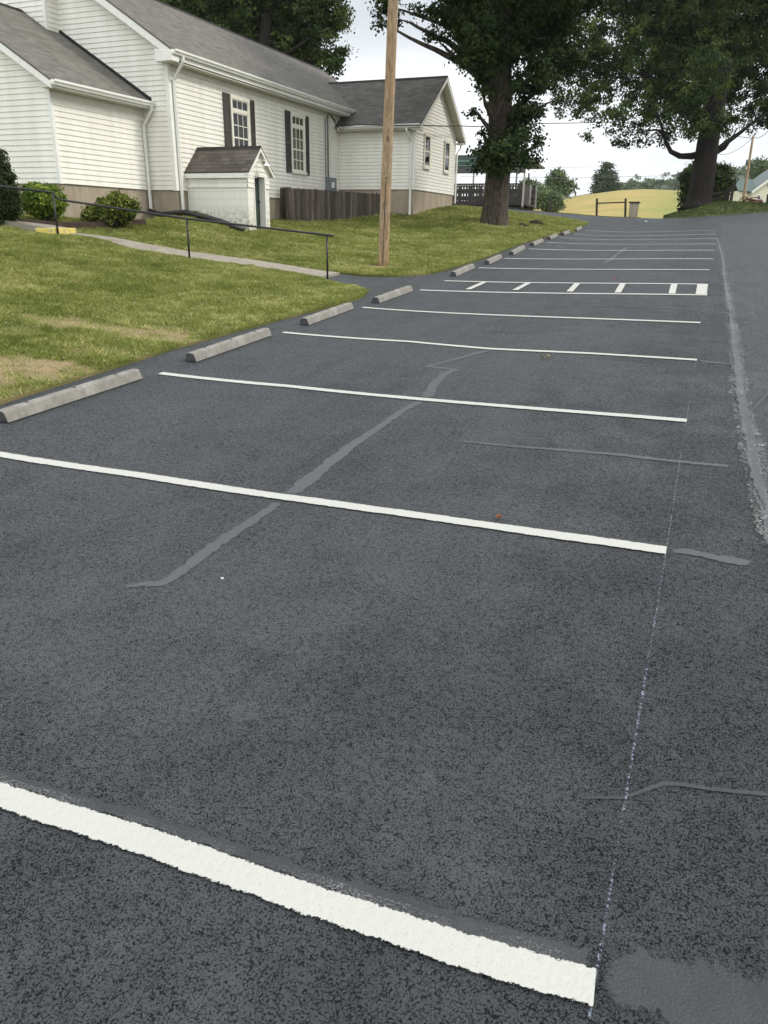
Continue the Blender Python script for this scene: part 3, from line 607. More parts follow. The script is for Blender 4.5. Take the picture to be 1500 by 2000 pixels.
for k, (a_, b_) in enumerate(stops):
    pa = gp(*a_); pb = gp(*b_); mid = (pa+pb)/2; d = pb-pa; 
    rz = math.atan2(d[1], d[0])-math.pi/2; n_ = np.array([math.cos(rz), math.sin(rz)])
    c = mid[:2]-n_*.085; ln = 1.83
    if k == 0: 
        d2 = d[:2]/np.linalg.norm(d[:2]); c = pb[:2]-d2*ln*.5-n_*.085
    if first is None:
        first = obj('wheel_stop', wheel_stop_mesh(ln), 'wheelstop_concrete', bevel=.014); o = first; first.data.materials.append(MATS['sealer_stain'])
        for pl_ in first.data.polygons:
            if len(pl_.vertices) == 6: pl_.material_index = 1
        h0 = []
        for yy in (-.6, 0, .6): hp = MB(); hp.tube([(0, yy, .08), (0, yy, .1095)], [.014, .014], 10); h0.append(obj('bolt_hole', hp, 'crack_dark', o))
    else:
        o = first.copy(); col.objects.link(o); 
        for hh in h0: h = hh.copy(); col.objects.link(h); h.parent = o
    ya, yb = c-d[:2]/np.linalg.norm(d[:2])*.9, c+d[:2]/np.linalg.norm(d[:2])*.9; za, zb = g1(*ya), g1(*yb)
    o.location = (c[0], c[1], (za+zb)/2+.004); o.rotation_euler = (math.atan2(zb-za, 1.8), 0, rz)
    tag(o, 'grey concrete wheel stop, '+words[k], 'wheel stop', 'concrete wheel stops along the left edge of the parking lot')

# ------------------------------------------------------------------ church
def siding(mb, origin, u, n, z0, z1, uL, uR, ex=.127, lip=.020):
    """lap siding courses on a vertical wall: u horizontal unit, n outward unit; uL/uR give the bounds at height z"""
    o = Vector(origin); u = Vector(u); n = Vector(n); z = z0
    while z < z1-.004:
        t = min(z+ex, z1); a0, a1, b0, b1 = uL(z), uL(t), uR(z), uR(t)
        if b0-a0 < .02: break
        if b1 < a1: b1 = a1 = (a1+b1)/2
        P = lambda s, zz, d: o+u*s+n*d+Vector((0, 0, zz))
        mb.quad([P(a0, z, lip), P(b0, z, lip), P(b1, t, .001), P(a1, t, .001)])
        mb.quad([P(a0, z, 0), P(b0, z, 0), P(b0, z, lip), P(a0, z, lip)])
        z = t
def const(v): return lambda z: v
church = thing('church_building', (-14.4, 19.62, 2.2), 'white clapboard church with brown shingle roofs and tan foundation', 'church')
XW, YG, ZS = -14.4, 19.62, 2.82; XR, ZR, SL = -17.8, 8.72, .638
XL = 2*XR-XW; YE = 35.7
def main_roof_z(x): return ZR-SL*abs(x-XR)
# main long wall
m = MB(); siding(m, (XW, 0, 0), (0, 1, 0), (1, 0, 0), ZS, 6.1, const(YG), const(31.5)); obj('wall', m, 'siding_white', church)
m = MB(); siding(m, (0, YG, 0), (1, 0, 0), (0, -1, 0), ZS, 8.5, lambda z: max(XL, XR-(ZR-.2-z)/SL), lambda z: min(XW, XR+(ZR-.2-z)/SL)); obj('wall', m, 'siding_white', church)
m = MB(); m.box(XL, XW-.004, YG+.004, YE, ZS+.002, 6.05); m.quad([(XL, YE, 6.05), (XW, YE, 6.05), (XR, YE, 8.5)]); obj('wall', m, 'siding_white', church)
m = MB(); m.box(XL+.03, XW-.03, YG+.03, YE-.03, .8, ZS-.002); fnd = m
WX, WY, WXL = -15.34, 16.13, -22.4; WRX = -18.78
fnd.box(WXL+.03, WX-.03, WY+.03, YG, .8, ZS-.002); obj('foundation', fnd, 'foundation_stucco', church)
# corner boards
def cboard(x, y, z0, z1, sx, sy, w=.09):
    m = MB(); m.box(min(x, x-sx*w), max(x, x-sx*w), min(y+sy*.0, y), y, z0, z1) if 0 else None
    m.hexa([(x-sx*w, y+sy*.02, z0), (x+sx*.02, y+sy*.02, z0), (x+sx*.02, y-sy*w, z0), (x-sx*w, y-sy*w, z0), (x-sx*w, y+sy*.02, z1), (x+sx*.02, y+sy*.02, z1), (x+sx*.02, y-sy*w, z1), (x-sx*w, y-sy*w, z1)]); return m
obj('corner_board', cboard(XW, YG, ZS-.02, 6.0, 1, -1, .10), 'trim_white', church)
obj('corner_board', cboard(WX, WY, ZS-.01, 5.0, 1, -1, .07), 'trim_white', church)
# main roof
EX = -14.02; ez = main_roof_z(EX)
m = MB(); yr0 = YG-.32
m.slab([(EX, yr0, ez), (EX, YE+.3, ez), (XR, YE+.3, ZR), (XR, yr0, ZR)], .05, (0, 1, 0)); m.slab([(2*XR-EX, yr0, ez), (2*XR-EX, YE+.3, ez), (XR, YE+.3, ZR), (XR, yr0, ZR)], .05, (0, 1, 0))
rf = obj('roof', m, 'shingle_brown', church)
m = MB(); m.extrude([(XR-.14, ZR-.075), (XR, ZR+.022), (XR+.14, ZR-.075), (XR, ZR-.0)], 'y', yr0, YE+.3); obj('ridge_cap', m, 'shingle_dark', rf)
# rake boards (front) and soffit, box return
def rake(xa, za, xb, zb, y0, y1, h): 
    m = MB(); m.hexa([(xa, y0, za-h), (xb, y0, zb-h), (xb, y1, zb-h), (xa, y1, za-h), (xa, y0, za), (xb, y0, zb), (xb, y1, zb), (xa, y1, za)]); return m
obj('rake_board', rake(XR, ZR-.055, EX+.0, ez-.055, yr0+.01, yr0+.05, .20), 'trim_white', church)
obj('rake_board', rake(XR, ZR-.055, 2*XR-EX, ez-.055, yr0+.01, yr0+.05, .20), 'trim_white', church)
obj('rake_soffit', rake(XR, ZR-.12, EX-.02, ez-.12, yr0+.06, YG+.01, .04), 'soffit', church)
m = MB(); m.extrude([(XW-.14, 6.0), (EX+.02, 6.0), (EX+.02, ez-.08), (XW-.14, ez+.0)], 'y', yr0+.0, YG+.0); obj('cornice_return', m, 'trim_white', church, bevel=.01)
m = MB(); m.extrude([(EX-.03, ez-.26), (EX, ez-.26), (EX, ez-.055), (EX-.03, ez-.055)], 'y', YG+.02, 31.45); obj('fascia', m, 'trim_white', church)
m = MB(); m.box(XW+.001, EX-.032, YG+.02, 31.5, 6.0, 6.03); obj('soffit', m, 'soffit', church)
m = MB(); m.box(XW+.001, XW+.03, YG+.1, 31.5, 5.86, 5.998); obj('frieze_board', m, 'soffit', church)
def gutter_prof(x, z, s=1): return [(x, z), (x+s*.0, z-.11), (x+s*.07, z-.12), (x+s*.10, z-.06), (x+s*.125, z-.045), (x+s*.125, z+.004), (x+s*.112, z+.004), (x+s*.112, z-.03), (x+s*.012, z-.06), (x+s*.012, z)]
m = MB(); m.extrude(gutter_prof(EX+.002, ez-.03), 'y', yr0+.05, 31.35); obj('gutter', m, 'gutter_white', church)
def spout(pts, w=.075, d=.05, mat='gutter_white', parent=None, name='downspout'):
    m = MB(); P = [Vector(p) for p in pts]
    m.tube(P, w*.62, 4, True); return obj(name, m, mat, parent or church)
spout([(EX+.07, YG+.12, ez-.14), (EX+.07, YG+.12, ez-.26), (XW+.07, YG+.16, 5.62), (XW+.07, YG+.16, 2.22)])
# left wing
wz = 5.1; WEX = -15.0; WS = .62; WRZ = wz+(WEX-WRX)*WS; WY0 = WY-.3
def wing_z(x): return WRZ-WS*abs(x-WRX)
m = MB(); siding(m, (WX, 0, 0), (0, 1, 0), (1, 0, 0), ZS, 4.86, const(WY), const(YG)); obj('wall', m, 'siding_white', church)
m = MB(); siding(m, (0, WY, 0), (1, 0, 0), (0, -1, 0), ZS, 7.3, lambda z: max(WXL, WRX-(WRZ-.15-z)/WS), lambda z: min(WX, WRX+(WRZ-.15-z)/WS)); obj('wall', m, 'siding_white', church)
m = MB(); m.slab([(WEX, WY0, wz), (WEX, YG-.002, wz), (WRX, YG-.002, WRZ), (WRX, WY0, WRZ)], .05, (0, 1, 0)); m.slab([(2*WRX-WEX, WY0, wz), (2*WRX-WEX, YG-.002, wz), (WRX, YG-.002, WRZ), (WRX, WY0, WRZ)], .05, (0, 1, 0))
rf = obj('roof', m, 'shingle_brown', church)
m = MB(); m.extrude([(WRX-.12, WRZ-.06), (WRX, WRZ+.025), (WRX+.12, WRZ-.06), (WRX, WRZ)], 'y', WY0, 19.1); obj('ridge_cap', m, 'shingle_dark', rf)
obj('rake_board', rake(WRX, WRZ-.05, WEX, wz-.05, WY0+.01, WY0+.04, .17), 'trim_white', church)
obj('rake_board', rake(WRX, WRZ-.05, 2*WRX-WEX, wz-.05, WY0+.01, WY0+.04, .17), 'trim_white', church)
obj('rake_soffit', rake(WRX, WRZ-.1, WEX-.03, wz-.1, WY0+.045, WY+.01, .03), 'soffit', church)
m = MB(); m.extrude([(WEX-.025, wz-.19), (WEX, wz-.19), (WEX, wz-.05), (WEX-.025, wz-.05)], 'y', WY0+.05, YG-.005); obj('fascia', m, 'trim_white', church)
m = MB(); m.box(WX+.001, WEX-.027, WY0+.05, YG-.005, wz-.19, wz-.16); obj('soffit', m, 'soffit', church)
m = MB(); m.box(WX+.001, WX+.025, WY+.03, YG-.01, wz-.36, wz-.192); obj('frieze_board', m, 'soffit', church)
m = MB(); m.extrude(gutter_prof(WEX+.002, wz-.025), 'y', WY0+.04, YG-.03); obj('gutter', m, 'gutter_white', church)
spout([(WEX+.07, YG-.14, wz-.14), (WEX+.07, YG-.14, wz-.24), (WX+.08, YG-.12, wz-.62), (WX+.08, YG-.12, 2.2)])
# flashing where the wing roof meets the gable wall
m = MB()
for y0_, y1_, xa, xb in ((YG-.06, YG-.016, WEX+.0, -17.97),): m.hexa([(xa, y0_, wing_z(xa)+.004), (xb, y0_, wing_z(xb)+.004), (xb, y1_, wing_z(xb)+.004), (xa, y1_, wing_z(xa)+.004), (xa, y0_, wing_z(xa)+.03), (xb, y0_, wing_z(xb)+.03), (xb, y1_, wing_z(xb)+.09), (xa, y1_, wing_z(xa)+.09)])
obj('flashing', m, 'crack_dark', church)
# tower rising behind the wing ridge
TX, TY, TXL = -17.98, 19.14, -20.9
m = MB(); siding(m, (0, TY, 0), (1, 0, 0), (0, -1, 0), 6.0, 11.2, const(TXL), const(TX)); siding(m, (TX, 0, 0), (0, 1, 0), (1, 0, 0), 6.0, 11.2, const(TY), const(TY+2.9)); m.box(TXL, TX-.003, TY+.003, TY+2.9, 5.5, 11.19); tw = obj('tower', m, 'siding_white', church)
obj('corner_board', cboard(TX, TY, 6.6, 11.15, 1, -1, .07), 'trim_white', tw)
m = MB(); cx, cy = (TX+TXL)/2, TY+1.45
for q in (((TX+.3, TY-.3), (TXL-.3, TY-.3)), ((TX+.3, TY+3.2), (TX+.3, TY-.3)), ((TXL-.3, TY+3.2), (TX+.3, TY+3.2)), ((TXL-.3, TY-.3), (TXL-.3, TY+3.2))): m.quad([(*q[0], 11.2), (*q[1], 11.2), (cx, cy, 14)])
obj('tower_roof', m, 'shingle_brown', tw)
# windows on the long wall
def window(x, y0, y1, z0, z1, pane_mat, cols, rows, transom, parent, tw_=.09, name='window'):
    """double-hung window facing +X"""
    m = MB(); P = .05
    m.box(x, x+P, y0, y0+tw_, z0, z1); m.box(x, x+P, y1-tw_*1.5, y1, z0, z1); m.box(x, x+P+.01, y0-.01, y1+.01, z1-tw_*.9, z1+.02); m.box(x, x+P+.03, y0-.02, y1+.02, z0-.05, z0+.04)
    fr = obj(name, m, 'window_trim', parent)
    a0, a1, b0 = y0+tw_+.001, y1-tw_*1.5-.001, z0+.041; b1 = z1-tw_*.9-.001
    m = MB(); m.box(x, x+.018, a0, a1, b0, b1); obj('pane', m, pane_mat, fr)
    m = MB(); r_ = .022; q = .036
    def bar(ya, yb, za, zb): m.box(x+.019, x+q, ya, yb, za, zb)
    zt = b1-(b1-b0)*transom if transom else b1
    if transom:
        m.box(x+.019, x+q+.012, a0, a1, zt-.06, zt+.05)
        bar(a0, a1, b1-.03, b1)
        for k in range(1, cols): yy = a0+(a1-a0)*k/cols; bar(yy-r_/2, yy+r_/2, zt+.051, b1-.031)
    zb_, zt_ = b0, zt-(.061 if transom else 0); zm = (zb_+zt_)/2
    bar(a0, a1, zb_, zb_+.05); bar(a0, a1, zt_-.03, zt_); m.box(x+.019, x+q+.004, a0, a1, zm-.022, zm+.022)
    bar(a0, a0+.028, zb_, zt_); bar(a1-.028, a1, zb_, zt_)
    for lo, hi in ((zb_+.051, zm-.023), (zm+.023, zt_-.031)):
        for k in range(1, cols):
            yy = a0+(a1-a0)*k/cols; bar(yy-r_/2, yy+r_/2, lo, hi)
        for k in range(1, rows):
            z_ = lo+(hi-lo)*k/rows; m.box(x+.019, x+q-.003, a0, a1, z_-r_/2, z_+r_/2)
    obj('sash', m, 'window_trim', fr)
    return fr
def shutter(x, y0, y1, z0, z1):
    m = MB(); f_ = .045; t = .03; zc_ = z0+(z1-z0)*.48
    m.box(x, x+t, y0, y0+f_, z0, z1); m.box(x, x+t, y1-f_, y1, z0, z1)
    for a_, b_ in ((z0, z0+.06), (z1-.06, z1), (zc_-.035, zc_+.035)): m.box(x, x+t-.001, y0+f_, y1-f_, a_, b_)
    z = z0+.06
    while z < z1-.065:
        if not (zc_-.05 < z < zc_+.02): m.hexa([(x+.002, y0+f_, z), (x+.024, y0+f_, z), (x+.024, y1-f_, z), (x+.002, y1-f_, z), (x+.002, y0+f_, z+.035), (x+.008, y0+f_, z+.035), (x+.008, y1-f_, z+.035), (x+.002, y1-f_, z+.035)])
        z += .036
    return obj('shutter', m, 'shutter_green', church)
XS = XW+.023
wa = window(XS, 22.62, 23.72, 3.74, 5.66, 'window_glass', 3, 2, .17, church); wb = window(XS, 26.50, 27.56, 3.74, 5.66, 'curtained_glass', 3, 2, .17, church)
wa['label'] = 'window above the shed with dark panes mirroring trees and sky'; wb['label'] = 'curtained window near the cross wing'
for y0_, y1_ in ((22.24, 22.60), (23.74, 24.06), (26.12, 26.48), (27.58, 27.90)): shutter(XS, y0_, y1_, 3.70, 5.69)
# meter cabinet, conduit, service entrance
ma = atx(634, 345, XW); mb_ = atx(651.5, 345, XW)
m = MB(); m.box(XS, XS+.16, ma[1]+.02, mb_[1]-.1, 2.75, 3.72); cb = obj('meter_cabinet', m, 'grey_metal', church, bevel=.01)
m = MB(); m.box(XS+.161, XS+.165, ma[1]+.25, mb_[1]-.3, 3.35, 3.55); obj('warning_sticker', m, 'trim_white', cb)
yc = ma[1]+.12
m = MB(); m.tube([(XS+.08, yc, 3.72), (XS+.08, yc, 5.9), (XS+.16, yc, 5.98)], .03, 8); m.tube([(XS+.05, yc-.15, 3.72), (XS+.05, yc-.15, 5.8)], .018, 8); obj('conduit', m, 'grey_metal', church, True)
# cross wing (annex)
AX, AY0, AY1, AZ = -11.13, 30.6, 35.94, 3.33; AR = (AY0+AY1)/2; AEZ = 5.64; ARZ = 7.68; AGX = -10.76; AE0, AE1 = AY0-.38, AY1+.38; ASL = (ARZ-AEZ)/(AR-AE0)
m = MB(); siding(m, (0, AY0, 0), (1, 0, 0), (0, -1, 0), AZ, 5.5, const(XW-.3), const(AX)); obj('wall', m, 'siding_white', church)
m = MB(); siding(m, (AX, 0, 0), (0, 1, 0), (1, 0, 0), AZ, 7.5, lambda z: max(AY0, AR-(ARZ-.14-z)/ASL), lambda z: min(AY1, AR+(ARZ-.14-z)/ASL)); obj('wall', m, 'siding_white', church)
m = MB(); m.box(-21, AX-.004, AY0+.004, AY1, AZ+.002, 5.4); obj('wall', m, 'siding_white', church)
m = MB(); m.box(-21, AX-.03, AY0+.03, AY1-.03, .8, AZ-.002); obj('foundation', m, 'foundation_stucco', church)
m = MB()
m.slab([(AGX, AE0, AEZ), (-20.6, AE0, AEZ), (-20.6, AR, ARZ), (AGX, AR, ARZ)], .05, (1, 0, 0)); m.slab([(AGX, AE1, AEZ), (-20.6, AE1, AEZ), (-20.6, AR, ARZ), (AGX, AR, ARZ)], .05, (1, 0, 0))
rf = obj('roof', m, 'shingle_dark', church)
m = MB(); m.extrude([(AR-.13, ARZ-.075), (AR, ARZ+.024), (AR+.13, ARZ-.075), (AR, ARZ)], 'x', -16.2, AGX+.0); obj('ridge_cap', m, 'shingle_dark', rf)
def rake_y(ya, za, yb, zb, x0, x1, h):
    m = MB(); m.hexa([(x0, ya, za-h), (x0, yb, zb-h), (x1, yb, zb-h), (x1, ya, za-h), (x0, ya, za), (x0, yb, zb), (x1, yb, zb), (x1, ya, za)]); return m
for ye in (AE0, AE1):
    obj('rake_board', rake_y(AR, ARZ-.05, ye, AEZ-.05, AGX-.03, AGX+.002, .15), 'trim_white', church)
    obj('rake_soffit', rake_y(AR, ARZ-.12, ye, AEZ-.12, AX-.01, AGX-.032, .03), 'soffit', church)
m = MB(); m.box(-14.3, AX, AE0+.03, AY0-.001, AEZ-.20, AEZ-.17); m.box(-14.3, AGX-.033, AE0, AE0+.025, AEZ-.20, AEZ-.05); obj('soffit', m, 'soffit', church)
m = MB(); m.box(AX+.0, AGX-.033, AE0+.002, AY0+.02, AEZ-.22, AEZ-.16); obj('cornice_return', m, 'trim_white', church); m2 = MB(); m2.box(AX, AGX-.033, AY1-.0, AE1-.002, AEZ-.22, AEZ-.16); obj('cornice_return', m2, 'trim_white', church)
m = MB(); pr = [(AE0-.002-(u-0), z) for u, z in [(p[0], p[1]) for p in gutter_prof(0, AEZ-.03)]]; m.extrude(pr, 'x', -14.15, AGX-.04); obj('gutter', m, 'gutter_white', church)
obj('corner_board', cboard(AX, AY0, AZ-.01, 5.42, 1, -1, .09), 'trim_white', church)
obj('corner_board', cboard(AX, AY1, AZ-.01, 5.42, 1, 1, .09), 'trim_white', church)
spout([(AX-.2, AE0-.06, AEZ-.14), (AX-.2, AE0-.06, AEZ-.24), (AX-.12, AY0-.08, AEZ-.62), (AX-.12, AY0-.08, 2.42), (AX-.14, AY0-.25, 2.36)])
spout([(AX+.12, AE1+.05, AEZ-.18), (AX+.12, AE1+.05, AEZ-.34), (AX+.07, AY1+.05, AEZ-.6), (AX+.07, AY1+.05, 2.98)])
w3 = window(AX+.023, 31.60, 32.36, 4.20, 5.42, 'window_glass', 1, 1, 0, church, .06); w4 = window(AX+.023, 34.22, 34.98, 4.20, 5.42, 'window_glass', 1, 1, 0, church, .06)
m = MB(); hx0 = aty(757, 400, AY0)[0]; hx1 = aty(787, 400, AY0)[0]; m.box(hx0, hx1, AY0-.02, AY0+.035, 2.45, 3.22); hp_ = obj('crawlspace_door', m, 'tan_panel', church, bevel=.008)
m = MB(); m.box(hx0-.06, hx1+.06, AY0-.005, AY0+.034, 2.38, 2.44); m.box(hx0-.06, hx0-.002, AY0-.005, AY0+.034, 2.44, 3.28); m.box(hx1+.002, hx1+.06, AY0-.005, AY0+.034, 2.44, 3.28); obj('door_frame', m, 'foundation_stucco', hp_)
m = MB(); a_ = (AX-.14, AY0-.25, 2.40); m.tube([a_, (AX-.2, AY0-.42, 2.33), (AX-.5, AY0-.62, 2.28), (AX-1.1, AY0-.8, g1(AX-1.1, AY0-.8)+.07)], .055, 10); tag(obj('drain_elbow', m, 'dark_pipe', None, True, loc=a_), 'short black flexible drain hose at the foot of the cross wing downspout', 'drain pipe')
m = MB(); a_ = atx(300, 414, -14.9); b_ = aty(350, 428, 19.35); c_ = aty(420, 445, 19.3); d_ = aty(478, 452, 19.6)
q = [a_, b_, c_, d_]; q = [np.array([-15.2, 19.35, 2.24]), np.array([-14.7, 19.2, 2.15]), np.array([-13.9, 19.25, g1(-13.9, 19.25)+.15]), np.array([-12.9, 19.45, g1(-12.9, 19.45)+.14]), np.array([-12.2, 19.6, g1(-12.2, 19.6)+.10])]
m.tube([tuple(p) for p in q], .075, 10); tag(obj('drain_pipe', m, 'dark_pipe', None, True, loc=tuple(q[1])), 'long black corrugated drain pipe lying at the base of the small shed', 'drain pipe')

# ------------------------------------------------------------------ small block shed against the long wall
SY0 = 20.14; sc = aty(485, 400, SY0); SX1 = sc[0]; SZB = 1.7; SZT = 3.25; f0 = atx(487, 420, SX1)[1]; f1 = atx(527, 420, SX1)[1]
SY1 = f1; SR = (SY0+SY1)/2; ap = atx(508, 286, SX1+.1)[2]; SRZ = ap; SEZ = 3.33; blockT = atx(487, 366, SX1)[2]
shed = thing('shed', (SX1, SR, SZB), 'small painted block shed with steep shingle roof and green door, against the church wall', 'shed')
m = MB()
def wallq(a, b, z0, z1):
    L_ = math.hypot(b[0]-a[0], b[1]-a[1]); m.quad([(a[0], a[1], z0), (b[0], b[1], z0), (b[0], b[1], z1), (a[0], a[1], z1)], [(0, z0), (L_, z0), (L_, z1), (0, z1)])
dy0 = atx(497.5, 400, SX1)[1]; dy1 = atx(517, 400, SX1)[1]; dzt = atx(497, 344, SX1)[2]
wallq((XW, SY0), (SX1, SY0), SZB, blockT); wallq((SX1, SY0), (SX1, dy0), SZB, blockT); wallq((SX1, dy1), (SX1, SY1), SZB, blockT); wallq((SX1, SY1), (XW, SY1), SZB, blockT)
wallq((SX1, dy0), (SX1-.22, dy0), SZB, dzt); wallq((SX1-.22, dy1), (SX1, dy1), SZB, dzt)
obj('block_wall', m, 'painted_block', shed)
m = MB(); lip = .02; ey = SY0-.0
siding(m, (0, SY0-.012, 0), (1, 0, 0), (0, -1, 0), blockT, SEZ-.06, const(XW), const(SX1+.012))
sl = (SRZ-.1-SEZ)/(SR-SY0); gl = lambda z: max(SY0-.012, SR-(SRZ-.06-z)/sl*1.0); gr_ = lambda z: min(SY1+.012, SR+(SRZ-.06-z)/sl)
siding(m, (SX1+.012, 0, 0), (0, 1, 0), (1, 0, 0), blockT, dzt, gl, const(dy0)); siding(m, (SX1+.012, 0, 0), (0, 1, 0), (1, 0, 0), blockT, dzt, const(dy1), gr_)
siding(m, (SX1+.012, 0, 0), (0, 1, 0), (1, 0, 0), dzt, SRZ-.08, gl, gr_); obj('wall', m, 'siding_white', shed)
m = MB(); RX1 = SX1+.14; E0 = SY0-.12; E1 = SY1+.12; ez0 = SEZ-.02
m.slab([(XW+.01, E0, ez0), (RX1, E0, ez0), (RX1, SR, SRZ), (XW+.01, SR, SRZ)], .03, (1, 0, 0)); m.slab([(XW+.01, E1, ez0), (RX1, E1, ez0), (RX1, SR, SRZ), (XW+.01, SR, SRZ)], .03, (1, 0, 0)); rf = obj('roof', m, 'shingle_shed', shed)
m = MB(); m.extrude([(SR-.1, SRZ-.1), (SR, SRZ+.02), (SR+.1, SRZ-.1), (SR, SRZ)], 'x', XW+.01, RX1+.0); obj('ridge_cap', m, 'shingle_dark', rf)
m = MB(); m.box(XW+.01, RX1-.02, E0+.005, E0+.03, ez0-.16, ez0-.035); obj('fascia', m, 'trim_white', shed)
for ye, sg in ((E0, 1), (E1, -1)): obj('rake_board', rake_y(SR, SRZ-.035, ye, ez0-.035, RX1-.03, RX1-.004, .09), 'trim_white', shed); 
for ye in (E0, E1): obj('rake_soffit', rake_y(SR, SRZ-.07, ye, ez0-.07, SX1, RX1-.031, .02), 'soffit', shed)
m = MB(); m.box(SX1-.21, SX1-.17, dy0+.005, dy1-.005, SZB, dzt-.02)
for z_ in (SZB+.35, SZB+.95, SZB+1.4): m.box(SX1-.17, SX1-.16, dy0+.01, dy1-.01, z_, z_+.09)
dr = obj('door', m, 'door_green', shed)
m = MB(); m.tube([(SX1-.17, dy1-.08, 2.55), (SX1-.11, dy1-.08, 2.55)], .024, 10); obj('handle', m, 'black_metal', dr, True)
m = MB(); m.box(SX1-.16, SX1+.03, dy0-.03, dy0+.001, SZB, dzt+.03); m.box(SX1-.16, SX1+.03, dy1-.001, dy1+.05, SZB, dzt+.03); m.box(SX1-.16, SX1+.029, dy0, dy1, dzt-.01, dzt+.05); obj('door_frame', m, 'trim_white', shed)
lz = atx(507, 317, SX1)[2]
m = MB(); m.tube([(SX1, SR, lz), (SX1+.12, SR, lz+.05), (SX1+.26, SR, lz+.03), (SX1+.30, SR, lz-.03)], .012, 8); lmp = obj('wall_lamp', m, 'gutter_white', shed, True)
m = MB(); m.tube([(SX1+.30, SR, lz-.02), (SX1+.30, SR, lz-.05), (SX1+.30, SR, lz-.11)], [.03, .05, .12], 16, False); obj('lamp_shade', m, 'gutter_white', lmp, True)

# ------------------------------------------------------------------ picket fence between long wall and cross wing
fnc = thing('picket_fence', (-14.2, 25.6, 2.1), 'weathered grey wooden picket fence closing the corner beside the church', 'fence')
fa = np.array([-14.32, 25.55]); fb = np.array([-14.0, 25.35]); fc = np.array([aty(746, 420, 30.3)[0], 30.3])
m = MB(); tn = []
def picket(p, d, w_, zt, zb, n_):
    t = .018; a0 = p-d*w_/2; a1 = p+d*w_/2; k = len(m.v); c = w_*.28
    for off in (0, t):
        o_ = n_*off
        for q, z in ((a0, zb), (a1, zb), (a1, zt-c), (a1-d*c, zt), (a0+d*c, zt), (a0, zt-c)): m.v.append((q[0]+o_[0], q[1]+o_[1], z))
    m.f.append(tuple(k+i for i in range(6))[::-1]); m.f.append(tuple(k+6+i for i in range(6)))
    for i in range(6): m.f.append((k+i, k+(i+1) % 6, k+6+(i+1) % 6, k+6+i))
    m.uv.extend([[(0, 0)]*6]*2+[[(0, 0)]*4]*6); tv = rnd.random(); tn.extend([tv]*12)
for A_, B_, zt0, zt1 in ((fa, fb, 3.17, 3.17), (fb, fc, 3.17, 3.16)):
    L_ = np.linalg.norm(B_-A_); d = (B_-A_)/L_; n_ = np.array([d[1], -d[0]]); s = .05
    while s < L_:
        p = A_+d*s; picket(p, d, .125+rnd.uniform(-.008, .008), zt0+(zt1-zt0)*s/L_+rnd.uniform(-.02, .02), g1(*p)-.05, n_); s += .138+rnd.uniform(-.003, .004)
obj('pickets', m, 'old_fence_wood', fnc, tint=tn)
m = MB(); d = (fc-fb)/np.linalg.norm(fc-fb); n_ = np.array([-d[1], d[0]])
for z_ in (2.5, 3.0):
    p, q = fb+n_*.005, fc+n_*.005; m.hexa([(p[0], p[1], z_), (q[0], q[1], z_), (q[0]+n_[0]*.04, q[1]+n_[1]*.04, z_), (p[0]+n_[0]*.04, p[1]+n_[1]*.04, z_), (p[0], p[1], z_+.09), (q[0], q[1], z_+.09), (q[0]+n_[0]*.04, q[1]+n_[1]*.04, z_+.09), (p[0]+n_[0]*.04, p[1]+n_[1]*.04, z_+.09)])
obj('fence_rails', m, 'deck_wood', fnc)

# ------------------------------------------------------------------ utility pole
pb = atz(748, 521, .97); pz = g1(pb[0], pb[1]); pt = atd(768, 0, (M.T@(pb-CAM))[2]-3.05); 
vdir = pt-pb; 
top = pb+vdir*1.28
up = thing('utility_pole', (pb[0], pb[1], pz), 'tall bare brown wooden utility pole standing in the lawn beside the footpath', 'utility pole')
m = MB(); K = 30; m.tube([tuple(pb+(top-pb)*(k/K)+np.array([0, 0, -.15*(k == 0)])) for k in range(K+1)], [.132-.03*k/K for k in range(K+1)], 20, True, jit=lambda k, j: 1+.012*math.sin(j*2.3+k*.9)); obj('post', m, 'pole_wood', up, True)
zt_ = pb+(top-pb)*(2.05/(top[2]-pb[2])); m = MB(); m.box(zt_[0]+.02, zt_[0]+.10, zt_[1]-.134, zt_[1]-.122, zt_[2]-.02, zt_[2]+.03); obj('tag_plate', m, 'tan_leaf', up)
m = MB(); m.tube([(pb[0]+.04, pb[1]-.13, pz), (zt_[0]+.04, zt_[1]-.125, zt_[2])], .007, 6); obj('ground_wire', m, 'cable', up)

